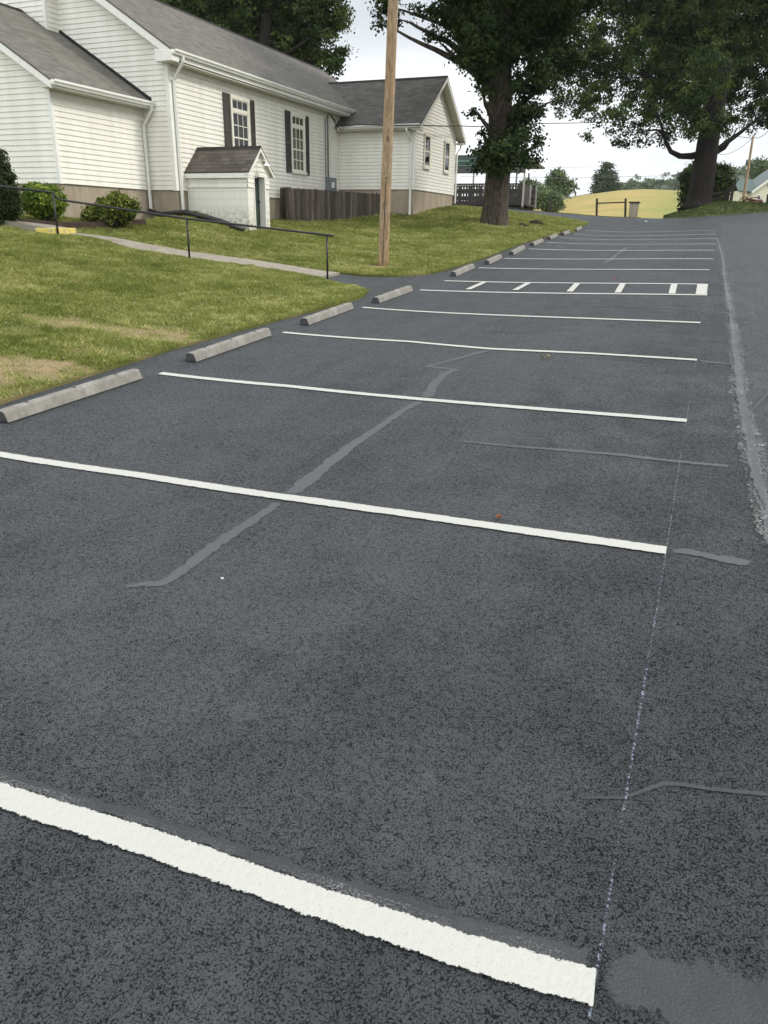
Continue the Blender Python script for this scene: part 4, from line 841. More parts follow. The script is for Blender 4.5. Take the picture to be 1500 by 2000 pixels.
# ------------------------------------------------------------------ foliage
def leaves(blobs, n, size, seed, cl=38, cr_=.42, surf=.45, up=.1, aspect=.62, clump=.9):
    r = np.random.RandomState(seed); B = np.array([b[:6] for b in blobs], float); wt = B[:, 3]*B[:, 4]*B[:, 5]; wt = wt**.9; wt /= wt.sum(); nc = max(1, n//cl)
    bi = r.choice(len(B), nc, p=wt); d = r.normal(size=(nc, 3)); d /= np.linalg.norm(d, axis=1)[:, None]; rad = r.rand(nc)**surf
    c = B[bi, :3]+d*rad[:, None]*B[bi, 3:6]
    ctint = r.rand(nc)
    cc = np.repeat(c, cl, 0); tt = np.repeat(ctint, cl); N_ = len(cc); sp = r.normal(size=(N_, 3))*cr_*np.array([.6, .6, .42]); p = cc+sp
    cn = d*.9+r.normal(size=(nc, 3))*.5+np.array([0, 0, .35]); nn = np.repeat(cn, cl, 0)*clump+r.normal(size=(N_, 3))*.62+np.array([0, 0, up]); nn /= np.linalg.norm(nn, axis=1)[:, None]; t = r.normal(size=(N_, 3)); t -= nn*(t*nn).sum(1)[:, None]; t /= np.linalg.norm(t, axis=1)[:, None]; b = np.cross(nn, t)
    s = size*(.65+.7*r.rand(N_))[:, None]
    V = np.stack([p-t*s*.5, p+b*s*aspect*.5+nn*s*.08, p+t*s*.5, p-b*s*aspect*.5+nn*s*.08], 1).reshape(-1, 3); Fc = np.arange(N_*4).reshape(-1, 4)
    tint = np.clip(tt*.72+r.rand(N_)*.28, 0, 1); return V, Fc, np.repeat(tint, 4)
def pxb(lst, d):                            # blobs read off the photo: pixel centre, pixel radius, offset in depth -> real ellipsoids
    o = []
    for b in lst:
        px, py, rp, dd = b[:4]; c = atd(px, py, d+dd); r_ = rp*(d+dd)/F; o.append((c[0], c[1], c[2], r_*(b[4] if len(b) > 4 else 1), r_*1.1, r_*(b[5] if len(b) > 5 else .95)))
    return o
def limb(m, a, b, r0, r1, seed, n=9, sag=.4):
    r = random.Random(seed); a = Vector(a); b = Vector(b); P = []
    off = Vector((r.uniform(-1, 1), r.uniform(-1, 1), r.uniform(-.2, 1)))*(b-a).length*.12
    for k in range(n+1):
        t = k/n; P.append(a.lerp(b, t)+off*math.sin(t*math.pi)+Vector((r.uniform(-1, 1), r.uniform(-1, 1), r.uniform(-1, 1)))*(b-a).length*.012)
    m.tube(P, [r0+(r1-r0)*(k/n)**.8 for k in range(n+1)], 8)
    return P
def trunk(m, base_, top_, r0, r1, flare, lean=None, n=26, seg=28, seed=1, fl_h=.9):
    a = Vector(base_); b = Vector(top_); r = random.Random(seed); ph = [r.uniform(0, 6.28) for _ in range(5)]
    def jit(k, j):
        an = 2*math.pi*j/seg; t = k/n; h = t*(b-a).length; f_ = math.exp(-max(0, h)/(.35*fl_h))
        return 1+.045*math.sin(5*an+ph[0]+t*2)+.03*math.sin(9*an+ph[1]-t*3)+.02*math.sin(14*an+ph[2])+f_*(flare-1)*(.62+.38*math.sin(3*an+ph[3])*.9+.2*math.sin(5*an+ph[4]))
    P = [a.lerp(b, k/n)+Vector((math.sin(k*.35+ph[1])*.04, math.sin(k*.27+ph[2])*.04, 0)) for k in range(n+1)]
    m.tube(P, [r0+(r1-r0)*(k/n) for k in range(n+1)], seg, True, jit=jit)
def tree(name, label, group, base_, top_, r0, r1, flare, blobs, nleaf, lsize, leafmat, barkmat, seed, cl=38, cr_=.42, limbs=None, cat='tree', seg=28, surf=.45):
    t = thing(name, base_, label, cat, group); m = MB(); b0 = Vector(base_)-Vector((0, 0, .25)); trunk(m, b0, top_, r0, r1, flare, seed=seed, seg=seg)
    if limbs is None:
        rr_ = random.Random(seed)
        for b in blobs:
            f_ = rr_.uniform(.45, .95); st = b0.lerp(Vector(top_), f_)
            tgt = Vector(b[:3]); 
            st = b0.lerp(Vector(top_), min(.98, max(.3, (tgt.z-b0.z)/(top_[2]-b0.z)*.75)))
            P = limb(m, st, tgt, r1*rr_.uniform(.35, .6), r1*.06, rr_.random())
            for _ in range(3):
                q = P[rr_.randint(4, 8)]; limb(m, q, q+Vector((rr_.uniform(-1, 1), rr_.uniform(-1, 1), rr_.uniform(-.5, .8)))*b[3]*.9, r1*.1, r1*.02, rr_.random(), 5)
    else:
        for (a, b, ra, rb) in limbs:
            if b is None: m.tube([tuple(p) for p in a], [ra+(rb-ra)*(k/(len(a)-1))**.7 for k in range(len(a))], 10); continue
            limb(m, a, b, ra, rb, hash((round(a[0], 2), seed)) % 1000)
    obj('trunk', m, barkmat, t, True)
    V, Fc, ti = leaves(blobs, nleaf, lsize, seed, cl, cr_, surf); npmesh('crown', V, Fc, leafmat, t, ti)
    return t
# big tree on the lawn
D1 = 30.; b1 = atd(968, 438, D1); top1 = atd(985, -60, D1-4.)
B1 = pxb([(1000, 40, 70, -3), (930, 60, 52, -4), (905, 15, 50, -3), (1080, 50, 60, -3), (1105, 120, 38, -1.5), (1045, 125, 50, -3), (960, 110, 45, -4), (910, 110, 26, -4), (945, 165, 22, -3.4), (950, 198, 14, -3), (1030, 190, 30, -2), (1022, 232, 24, -2.4), (1000, 180, 20, -3.6),
          (932, 292, 24, -1.6), (955, 312, 30, -2.4), (975, 290, 34, -2.6), (1010, 300, 36, -2.2), (1035, 268, 24, -1.2), (1042, 312, 18, -1.5), (985, 325, 26, -2.5), (1010, 262, 22, -2.4), (940, 250, 12, -2), (755, 12, 26, -3), (782, 40, 15, -3), (742, 44, 10, -3), (845, 66, 18, -3), (868, 30, 32, -3.5), (822, 20, 20, -3), (860, 82, 12, -3), (1062, 172, 24, -2), (1052, 215, 15, -2), (1058, 282, 13, -1.5), (925, 214, 10, -2.5), (1085, 195, 14, -2)], D1)
B1 += pxb([(980, -90, 140, 0), (850, -120, 80, -3), (1100, -80, 110, -2), (980, -260, 130, 0), (960, -60, 110, 4)], D1-3)
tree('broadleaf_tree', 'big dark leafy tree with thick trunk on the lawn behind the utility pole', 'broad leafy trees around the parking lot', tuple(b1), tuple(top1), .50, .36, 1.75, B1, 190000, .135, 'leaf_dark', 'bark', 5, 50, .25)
# big tree on the verge
D2 = 49.; b2 = atd(1362, 406, D2); top2 = atd(1412, 120, D2-2)
B2 = pxb([(1130, 90, 60, 0), (1100, 165, 34, 0), (1095, 205, 22, 1), (1160, 190, 50, 0), (1220, 110, 75, 0), (1200, 225, 42, -1), (1270, 215, 55, 0), (1330, 170, 75, 0), (1400, 110, 85, 0), (1445, 190, 55, 0), (1385, 225, 42, 0), (1475, 50, 80, 0), (1300, 50, 90, 0), (1485, 215, 40, 1), (1490, 130, 65, 0), (1120, 240, 22, -1), (1145, 262, 14, 0), (1235, 268, 24, 0), (1290, 270, 24, 1), (1205, 275, 14, 0), (1250, 292, 10, 0), (1320, 262, 24, 2), (1430, 245, 22, 1), (1470, 262, 14, 0), (1560, 180, 80, 0), (1580, 60, 100, 0), (1510, 240, 22, 0), (1340, 230, 45, -2), (1150, 130, 55, 3), (1080, 120, 30, 0), (1375, 195, 45, -3.4), (1385, 140, 50, -3.6), (1392, 240, 26, -3), (1410, 258, 16, -2.6), (1358, 252, 22, -2.8), (1370, 262, 14, -2.5)], D2)
B2 += pxb([(1300, -60, 140, 0), (1430, -90, 150, 0), (1190, -30, 90, 0), (1550, -60, 130, 0), (1400, 40, 120, 4), (1300, 120, 90, 4)], D2)
L2 = [([atd(x_, y_, D2-.4-.1*k_) for k_, (x_, y_) in enumerate(((1375, 300), (1350, 305), (1328, 305), (1310, 296), (1300, 276), (1293, 250), (1283, 220)))], None, .27, .06), ([atd(x_, y_, D2-.4-.1*k_) for k_, (x_, y_) in enumerate(((1385, 305), (1403, 292), (1422, 276), (1442, 262), (1470, 240), (1505, 215)))], None, .26, .06), ([atd(x_, y_, D2-.3) for x_, y_ in ((1398, 300), (1416, 290), (1426, 276), (1440, 250))], None, .1, .04),  (atd(1370, 250, D2), atd(1300, 120, D2), .35, .1), (atd(1385, 240, D2), atd(1430, 100, D2), .35, .1), (atd(1378, 240, D2), atd(1380, 40, D2), .4, .12), (atd(1340, 190, D2), atd(1180, 130, D2), .18, .05), (atd(1430, 100, D2), atd(1500, 20, D2), .15, .05), (atd(1300, 120, D2), atd(1240, 20, D2), .15, .05), (atd(1310, 262, D2-1), atd(1240, 262, D2-1), .1, .03), (atd(1180, 130, D2), atd(1110, 170, D2), .08, .03)]
L2 = [(a_ if b_ is None else tuple(a_), None if b_ is None else tuple(b_), c_, d_) for a_, b_, c_, d_ in L2]
tree('broadleaf_tree', 'huge spreading tree with thick dark trunk on the grassy verge at the right', 'broad leafy trees around the parking lot', tuple(b2), tuple(top2), .74, .55, 1.95, B2, 240000, .18, 'leaf_mid', 'bark_dark', 8, 54, .34, L2)
# tree behind the church
D3 = 46.; B3 = pxb([(480, 50, 70, 0), (600, 40, 62, 0), (640, 100, 36, 0), (560, 95, 45, 0), (400, 10, 60, 0), (655, 40, 32, 0), (620, -10, 70, 0), (670, 100, 14, 0), (650, 128, 20, 0), (510, 100, 45, 1), (440, 60, 50, 2), (620, 128, 22, 2), (350, -10, 55, 0), (672, 20, 16, 0)], D3)+pxb([(500, -90, 150, 0), (600, -120, 90, 0), (400, -120, 100, 0), (560, 60, 80, 3)], D3)
b3 = atd(500, 425, D3); t3 = atd(520, 30, D3-1)
tree('broadleaf_tree', 'full green tree rising behind the church roof', 'broad leafy trees around the parking lot', tuple(b3), tuple(t3), .5, .3, 1.5, B3, 150000, .20, 'leaf_mid', 'bark_dark', 12, 44, .38)
# bush behind the verge tree trunk
D4 = 58.
B4 = pxb([(1350, 375, 20, 0), (1345, 345, 16, 0), (1400, 360, 24, 1), (1410, 335, 14, 1), (1375, 350, 30, 2), (1365, 330, 16, 1), (1395, 395, 18, 1), (1345, 395, 14, 1), (1420, 350, 10, 1)], D4)
b4 = atd(1385, 412, D4+1); tree('leafy_shrub', 'dark green shrub directly behind the huge verge tree trunk', None, tuple(b4), tuple(atd(1385, 350, D4+1)), .08, .03, 1.2, B4, 26000, .2, 'leaf_mid', 'bark_dark', 14, 30, .35, cat='shrub', seg=10)
# far trees
def far_tree(px, py, d, lst, n, mat, label, seed, grp='trees in the hay field and beyond', ls=.5, r0=.3, name='field_tree', cr_=1.0, topy=None):
    B = pxb(lst, d); b = atd(px, py, d); t = atd(px, topy or (py+min(p[1] for p in lst))/2, d); tree(name, label, grp, tuple(b), tuple(t), r0, r0*.6, 1.3, B, n, ls, mat, 'bark_dark', seed, 24, cr_, seg=10)
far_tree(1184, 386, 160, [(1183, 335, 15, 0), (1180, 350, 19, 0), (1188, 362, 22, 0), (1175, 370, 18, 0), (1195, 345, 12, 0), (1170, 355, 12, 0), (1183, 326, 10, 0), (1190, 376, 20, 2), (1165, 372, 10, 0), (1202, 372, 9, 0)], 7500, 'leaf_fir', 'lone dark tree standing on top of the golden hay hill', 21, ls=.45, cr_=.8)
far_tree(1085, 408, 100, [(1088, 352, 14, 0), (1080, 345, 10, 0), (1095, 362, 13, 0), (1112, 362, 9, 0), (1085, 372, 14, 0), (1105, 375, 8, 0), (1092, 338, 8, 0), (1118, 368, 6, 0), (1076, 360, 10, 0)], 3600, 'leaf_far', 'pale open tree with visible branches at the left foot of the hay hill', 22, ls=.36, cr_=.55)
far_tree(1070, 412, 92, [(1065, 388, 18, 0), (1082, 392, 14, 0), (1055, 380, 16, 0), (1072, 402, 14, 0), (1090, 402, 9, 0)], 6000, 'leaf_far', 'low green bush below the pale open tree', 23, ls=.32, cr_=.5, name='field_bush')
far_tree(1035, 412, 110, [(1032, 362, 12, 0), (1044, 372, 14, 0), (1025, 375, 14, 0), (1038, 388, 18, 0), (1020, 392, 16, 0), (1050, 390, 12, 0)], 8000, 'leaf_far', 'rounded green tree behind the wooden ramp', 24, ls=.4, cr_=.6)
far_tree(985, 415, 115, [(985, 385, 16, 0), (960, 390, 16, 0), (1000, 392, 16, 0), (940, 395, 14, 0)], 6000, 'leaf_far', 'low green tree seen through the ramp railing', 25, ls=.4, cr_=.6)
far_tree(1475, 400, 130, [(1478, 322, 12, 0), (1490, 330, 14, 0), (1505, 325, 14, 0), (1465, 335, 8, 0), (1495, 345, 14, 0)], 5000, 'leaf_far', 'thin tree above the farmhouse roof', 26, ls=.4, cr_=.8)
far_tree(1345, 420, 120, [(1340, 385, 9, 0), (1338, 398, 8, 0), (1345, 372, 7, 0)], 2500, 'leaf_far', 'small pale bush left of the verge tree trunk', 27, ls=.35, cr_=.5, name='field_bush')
# far woods: one mass on the far hill
WB = []; rw = random.Random(2)
for k in range(150):
    px = rw.uniform(1205, 1520); d = rw.uniform(330, 440); ys = np.interp(px, [1205, 1240, 1270, 1300, 1335, 1380, 1430, 1480, 1520], [384, 368, 364, 356, 350, 345, 343, 345, 348]); py = ys+rw.uniform(4, 30)
    c = atd(px, py, d); rr_ = rw.uniform(3.5, 6.5); WB.append((c[0], c[1], c[2], rr_, rr_, rr_*1.2))
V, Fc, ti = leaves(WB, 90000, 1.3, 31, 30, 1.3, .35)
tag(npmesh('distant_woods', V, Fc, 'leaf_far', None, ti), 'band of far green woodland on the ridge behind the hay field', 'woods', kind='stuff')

# ------------------------------------------------------------------ shrubs by the church
def shrub(name, label, blobs, n, ls, mat, base_, seed, cl=20, cr_=.1):
    t = thing(name, base_, label, 'shrub', 'shrubs in the bed along the church'); m = MB(); rr_ = random.Random(seed)
    for b in blobs*2: limb(m, (base_[0]+rr_.uniform(-.1, .1), base_[1]+rr_.uniform(-.1, .1), base_[2]-.05), (b[0]+rr_.uniform(-.6, .6)*b[3], b[1]+rr_.uniform(-.6, .6)*b[4], b[2]+b[5]*rr_.uniform(0, .7)), .015, .004, rr_.random(), 5)
    obj('stems', m, 'bark_dark', t, True); V, Fc, ti = leaves(blobs, n, ls, seed, cl, cr_, .35); npmesh('foliage', V, Fc, mat, t, ti)
SB = pxb([(85, 388, 26, 0), (70, 378, 20, 0), (102, 382, 18, 0), (85, 402, 30, .2), (112, 398, 16, 0), (60, 400, 18, 0)], 17.9); c = atd(85, 422, 17.9); shrub('round_shrub', 'rounded bright green shrub by the corner of the church', SB, 11000, .085, 'leaf_bush', (c[0], c[1], g1(c[0], c[1])), 41)
SB = pxb([(228, 397, 22, 0), (245, 408, 20, 0), (208, 408, 20, 0), (225, 415, 26, .1), (180, 418, 14, 0), (255, 400, 12, 0), (165, 422, 10, -.1, 1.3, .5)], 18.8); c = atd(225, 432, 18.8); shrub('round_shrub', 'low reddish green shrub against the tan foundation', SB, 9000, .085, 'leaf_red_bush', (c[0], c[1], g1(c[0], c[1])), 42)
SB = pxb([(0, 300, 10, 0), (0, 320, 16, 0), (0, 345, 24, 0), (-4, 370, 32, 0), (-2, 395, 38, 0), (-8, 412, 36, 0), (20, 385, 18, -.1), (22, 405, 18, -.1)], 16.9); c = atd(-3, 428, 16.9); shrub('conical_evergreen', 'tall dark conical evergreen cut by the left picture edge', SB, 34000, .05, 'leaf_juniper', (c[0], c[1], g1(c[0], c[1])), 43, 24, .07)
# bed edging
e0 = aty(-30, 412, 14.9); e1 = aty(285, 431, 18.95)
E_ = [atd(35, 418, 17.2), atd(110, 424, 17.8), atd(190, 429, 18.5), atd(285, 431, 19.7)]
m = MB()
for a_, b_ in zip(E_[:-1], E_[1:]):
    d = nrm((b_-a_)*[1, 1, 0]); n_ = np.array([-d[1], d[0], 0])*.08; za, zb = g1(a_[0], a_[1])+.0, g1(b_[0], b_[1])+.0
    m.hexa([(a_[0], a_[1], za-.1), (b_[0], b_[1], zb-.1), (b_[0]+n_[0], b_[1]+n_[1], zb-.1), (a_[0]+n_[0], a_[1]+n_[1], za-.1), (a_[0], a_[1], za+.2), (b_[0], b_[1], zb+.2), (b_[0]+n_[0], b_[1]+n_[1], zb+.2), (a_[0]+n_[0], a_[1]+n_[1], za+.2)])
tag(obj('bed_edging', m, 'edging_timber', None, loc=tuple(E_[1]), bevel=.01), 'dark brown timber edging of the planting bed along the church', 'edging')

# ------------------------------------------------------------------ lawn grass blades
def blades(n, x0, x1, y0, y1, h, seed, poly, wmul=1.0, ex=None):
    r = np.random.RandomState(seed); x = r.uniform(x0, x1, n); y = r.uniform(y0, y1, n); k = inside(x, y, poly)
    k &= ~((x < -14.4) & (y > 16.0)) & ~((x < WX) & (y > WY)) & ~((x > XW-.2) & (x < SX1+.02) & (y > SY0) & (y < SY1)) & ~((x < AX) & (y > AY0))
    o_ = ((x*WN[0]+y*WN[1])-(wpt(-10, 0)*WN).sum()); k &= ~((o_ > .0) & (o_ < 1.04) & (x < -7.7))
    b = bare(x, y); k &= r.rand(n) > b*1.02; x, y = x[k], y[k]; b = b[k]; N_ = len(x); z = lawn_z(x, y)-.004
    lush = fbm(x, y, .9, 6); cl_ = fbm(x, y, 5.5, 15); hh = h*(.5+.8*r.rand(N_))*(.25+1.5*cl_)*(1-.5*b); an = r.rand(N_)*6.283; ln = r.uniform(.3, 1.5, N_)*hh; wd = hh*.16*wmul
    tx, ty = np.cos(an), np.sin(an); bx, by = -ty, tx; la = r.rand(N_)*6.283
    A = np.column_stack([x-bx*wd, y-by*wd, z]); B = np.column_stack([x+bx*wd, y+by*wd, z]); C = np.column_stack([x+np.cos(la)*ln, y+np.sin(la)*ln, z+hh])
    V = np.stack([A, B, C], 1).reshape(-1, 3); ti = np.clip(.15+lush*.25+cl_*.55+r.rand(N_)**1.5*.55-.3, 0, 1)*(1-.0*b)+.3*b; return V, np.arange(N_*3).reshape(-1, 3), np.repeat(np.clip(ti, 0, 1), 3)
sets = [blades(800000, -17, -5.6, 4.5, 17, .048, 1, lawn_poly, 1.1), blades(380000, -16, -5.4, 15, 30, .055, 2, lawn_poly, 1.5), blades(120000, -15, -3, 28, 41, .07, 3, lawn_poly, 2.0)]
off = 0; Fs = []
for V, Fc, ti in sets: Fs.append(Fc+off); off += len(V)
tag(npmesh('grass', np.vstack([s_[0] for s_ in sets]), np.vstack(Fs), 'blade', None, np.concatenate([s_[2] for s_ in sets])), 'short mown olive green grass of the sloping lawn', 'grass', kind='stuff')
vb = []
r = np.random.RandomState(9); n = 60000; vx = np.array([p[0] for p in vp]); vy = np.array([p[1] for p in vp]); x = r.uniform(vx.min(), vx.max(), n); y = r.uniform(vy.min(), vy.min()+12, n); k = inside(x, y, vp); x, y = x[k], y[k]; z = G(x, y)+.05; hh = .055*(.5+r.rand(len(x))); an = r.rand(len(x))*6.28
V = np.stack([np.column_stack([x-np.cos(an)*.02, y-np.sin(an)*.02, z]), np.column_stack([x+np.cos(an)*.02, y+np.sin(an)*.02, z]), np.column_stack([x+r.normal(size=len(x))*.04, y+r.normal(size=len(x))*.04, z+hh])], 1).reshape(-1, 3)
tag(npmesh('verge_grass', V, np.arange(len(V)).reshape(-1, 3), 'leaf_mid', None, np.repeat(r.rand(len(x)), 3)), 'rough grass under the huge tree on the verge', 'grass', kind='stuff')  # dark leaf material puts the crown's shade into the blade colour
# clover flowers
r = np.random.RandomState(5); n = 2600; x = r.uniform(-11, -5.8, n); y = r.uniform(6, 34, n); k = inside(x, y, lawn_poly) & (fbm(x, y, .45, 21) > .50) & (r.rand(n) < .16+.5*(x > -8.5)); o_ = ((x*WN[0]+y*WN[1])-(wpt(-10, 0)*WN).sum()); k &= ~((o_ > -.1) & (o_ < 1.14) & (x < -7.5)) & ~((x < SX1+.1) & (y > 19.5)) & ~((x < AX) & (y > 24)); x, y = x[k], y[k]; z = lawn_z(x, y)+.045; sz = r.uniform(.004, .009, len(x))
O_ = np.array([(1, 0, 0), (0, 1, 0), (-1, 0, 0), (0, -1, 0), (0, 0, 1), (0, 0, -1)], float); V = (np.column_stack([x, y, z])[:, None, :]+O_[None]*sz[:, None, None]).reshape(-1, 3)
f8 = np.array([(0, 1, 4), (1, 2, 4), (2, 3, 4), (3, 0, 4), (1, 0, 5), (2, 1, 5), (3, 2, 5), (0, 3, 5)]); Fc = (np.arange(len(x))[:, None, None]*6+f8[None]).reshape(-1, 3)
tag(npmesh('clover_flowers', V, Fc, 'white_scrap'), 'tiny white clover flowers scattered in the lawn near the lot', 'clover', kind='stuff')
# dug soil by the tree
def clod(px, py, rad, seed, name='soil_clump', label='dark clump of dug soil on the lawn right of the big tree trunk'):
    q = gp(px, py); m = MB(); r_ = random.Random(seed); n = 12; rings = 5
    for i in range(rings):
        t = i/(rings-1)
        for j in range(n): a_ = 2*math.pi*j/n; rr_ = rad*(1-t*.85)*(1+r_.uniform(-.25, .25)); m.v.append((q[0]+math.cos(a_)*rr_, q[1]+math.sin(a_)*rr_*.6, q[2]+.03+rad*.42*math.sin(t*1.5)+r_.uniform(-.03, .03)))
    for i in range(rings-1):
        for j in range(n): a_ = i*n+j; b_ = i*n+(j+1) % n; m.f.append((a_, b_, b_+n, a_+n)); m.uv.append([(0, 0)]*4)
    m.f.append(tuple((rings-1)*n+j for j in range(n))); m.uv.append([(0, 0)]*n)
    tag(obj(name, m, 'soil', None, loc=tuple(q)), label, 'soil')
clod(1046, 440, .42, 1); clod(1018, 443, .26, 2, label='smaller dark clump of dug soil between the big tree trunk and the larger clump'); 

# ------------------------------------------------------------------ covered ramp behind the cross wing
DD = 50.
ramp = thing('wooden_ramp', tuple(atd(960, 420, DD)), 'raised dark wooden access ramp with railings behind the big tree', 'ramp')
ya = aty(700, 400, 47)[1]
YR = 47.0; xl = aty(884, 400, YR)[0]; xr_ = aty(1018, 400, YR)[0]; zt = aty(1018, 361, YR)[2]; ztl = aty(884, 365, YR)[2]; zb = aty(1018, 400, YR)[2]; zbl = aty(884, 403, YR)[2]
def lerp(a, b, t): return a+(b-a)*t
def rail_panel(m, x0, x1, zt0, zt1, zb0, zb1, y, nb, depth=.05):
    def bar(f0, f1, dz):  # horizontal bar at height fraction
        za0, za1 = lerp(zb0, zt0, f0), lerp(zb1, zt1, f0); m.hexa([(x0, y, za0), (x1, y, za1), (x1, y+depth, za1), (x0, y+depth, za0), (x0, y, za0+dz), (x1, y, za1+dz), (x1, y+depth, za1+dz), (x0, y+depth, za0+dz)])
    bar(1, 1, .09); bar(.66, .66, .16); bar(.3, .3, .16); bar(0, 0, .22)
    for k in range(nb):
        x = lerp(x0, x1, (k+.5)/nb); a_, b_ = lerp(zb0, zb1, (k+.5)/nb), lerp(zt0, zt1, (k+.5)/nb); m.box(x-.045, x+.045, y-.02, y-.001, a_+.02, b_)
m = MB(); rail_panel(m, xl-3, xr_, ztl+.1, zt, zbl+.05, zb, YR, 46); obj('railing', m, 'deck_wood', ramp)
m = MB(); rail_panel(m, xl-3, xr_+.3, ztl+.1, zt, zbl+.05, zb, YR+2.3, 34); obj('railing', m, 'deck_wood', ramp)
m = MB(); m.hexa([(xl-3, YR+.06, zbl-.05), (xr_+.3, YR+.06, zb-.05), (xr_+.3, YR+2.25, zb-.05), (xl-3, YR+2.25, zbl-.05), (xl-3, YR+.06, zbl+.06), (xr_+.3, YR+.06, zb+.06), (xr_+.3, YR+2.25, zb+.06), (xl-3, YR+2.25, zbl+.06)]); obj('deck', m, 'deck_wood', ramp)
# end of the ramp turning away: close-boarded side
e1p = atd(1046, 366, (M.T@(np.array([xr_, YR, zt])-CAM))[2]+3.0); ex1, ey1, ezt = e1p
m = MB(); nb = 22
for k in range(nb):
    t = (k+.5)/nb; x = lerp(xr_, ex1, t); y = lerp(YR, ey1, t); zt__ = lerp(zt, ezt, t); d_ = nrm([ex1-xr_, ey1-YR, 0])*.065; m.hexa([(x-d_[0], y-d_[1], zb-.05), (x+d_[0], y+d_[1], zb-.05), (x+d_[0]+.02, y+d_[1]-.02, zb-.05), (x-d_[0]+.02, y-d_[1]-.02, zb-.05), (x-d_[0], y-d_[1], zt__), (x+d_[0], y+d_[1], zt__), (x+d_[0]+.02, y+d_[1]-.02, zt__), (x-d_[0]+.02, y-d_[1]-.02, zt__)])
obj('side_boards', m, 'deck_wood', ramp)
for t, mt in ((0, 'deck_post'), (.52, 'deck_post'), (1, 'deck_post')):
    x, y, z_ = lerp(xr_, ex1, t), lerp(YR, ey1, t), lerp(zt, ezt, t); m = MB(); m.box(x+.03, x+.12, y-.09, y-.0, zb-.1, z_+.06); obj('post', m, mt, ramp)
for px in (946, 1015, 1027, 1039, 985):
    p = aty(px, 400, YR+.1); t = max(0, (px-1018)/28); x, y = (lerp(xr_, ex1, t), lerp(YR, ey1, t)) if px > 1016 else (p[0], YR+.06); m = MB(); m.box(x-.07, x+.07, y+.07, y+.21, g1(x, y)-.3, zb); obj('support', m, 'dark_timber', ramp)
x = aty(946, 400, YR)[0]; m = MB(); m.box(x-.06, x+.06, YR-.12, YR-.03, zbl-.1, ztl+.12); obj('post', m, 'deck_post', ramp)
# carport style roof over it
YC = 49.5; can = thing('canopy', tuple(aty(890, 340, YC)), 'dark green metal canopy on thin posts behind the cross wing', 'canopy')
x0, x1 = aty(884, 300, YC)[0]-3, aty(1026, 335, YC)[0]; zlo = aty(890, 339, YC)[2]; zhi = aty(890, 303, YC)[2]
m = MB(); n = 10
obj_ = None
m = MB(); m.hexa([(x0, YC, zhi-.10), (x1, YC, zhi-.10), (x1, YC+.0+6, zlo+.6), (x0, YC+6, zlo+.6), (x0, YC, zhi), (x1, YC, zhi), (x1, YC+6, zlo+.7), (x0, YC+6, zlo+.7)]); rfc = obj('roof', m, 'roof_metal_green', can)
m = MB(); bands = [(zhi-.10-.0, .24), (zhi-.62, .30), (zlo+.02, .30)]
m.box(x0, x1, YC+.05, YC+.09, zlo+.0, zlo+.34); obj('beam', m, 'roof_metal_underside', can)
m = MB(); m.box(x0, x1, YC+.02, YC+.05, zlo+.36, zhi-.12); obj('fascia', m, 'roof_metal_green', can)
m = MB(); m.box(x0, x1, YC-.02, YC+.018, zhi-.40, zhi-.30); m.box(x0, x1, YC-.02, YC+.018, zhi-.62, zhi-.58); obj('trim', m, 'roof_light_green', can)
for px in (916, 923, 994, 1007, 1022):
    x = aty(px, 360, YC)[0]; yy = YC+.1 if px in (923, 1007, 1022) else YC+5.5
    m = MB(); m.box(x-.045, x+.045, yy, yy+.09, 1.5, zlo+.35); obj('post', m, 'deck_post' if px in (923, 1022) else 'grey_metal', can)

# ------------------------------------------------------------------ sign frame, box, posts at the end of the drive
DF = 49.
def post(m, px, py0, py1, d, r_, lean=0): a_ = atd(px, py0, d); b_ = atd(px+lean, py1, d); m.tube([(a_[0], a_[1], a_[2]-.3), tuple(b_)], r_, 8)
fr = thing('post_frame', tuple(atd(1194, 422, DF)), 'empty dark timber frame of two posts and a crossbar before the hay field', 'post frame')
for px in (1166, 1222): m = MB(); post(m, px, 422, 388, DF, .07); obj('post', m, 'dark_timber', fr)
m = MB(); a_ = atd(1166, 397, DF); b_ = atd(1222, 395, DF); m.tube([tuple(a_), tuple(b_)], .04, 6); obj('crossbar', m, 'dark_timber', fr)
m = MB(); post(m, 1076, 416, 388, 46, .07); tag(obj('fence_post', m, 'dark_timber', None, loc=tuple(atd(1076, 416, 46))), 'single thin dark post by the drive, between ramp and timber frame', 'post')
bx = thing('concrete_pillar', tuple(atd(1236, 424, DF-.5)), 'squat grey pillar with flat brown cap beside the timber frame', 'pillar')
p = atd(1236, 424, DF-.5); q = atd(1236, 397, DF-.5); hw = 8*DF/F; m = MB(); m.box(p[0]-hw, p[0]+hw, p[1]-hw, p[1]+hw, p[2]-.3, q[2]); obj('shaft', m, 'foundation_stucco', bx, bevel=.02)
m = MB(); m.box(p[0]-hw*1.25, p[0]+hw*1.25, p[1]-hw*1.25, p[1]+hw*1.25, q[2], q[2]+.08); obj('cap', m, 'edging_timber', bx, bevel=.01)
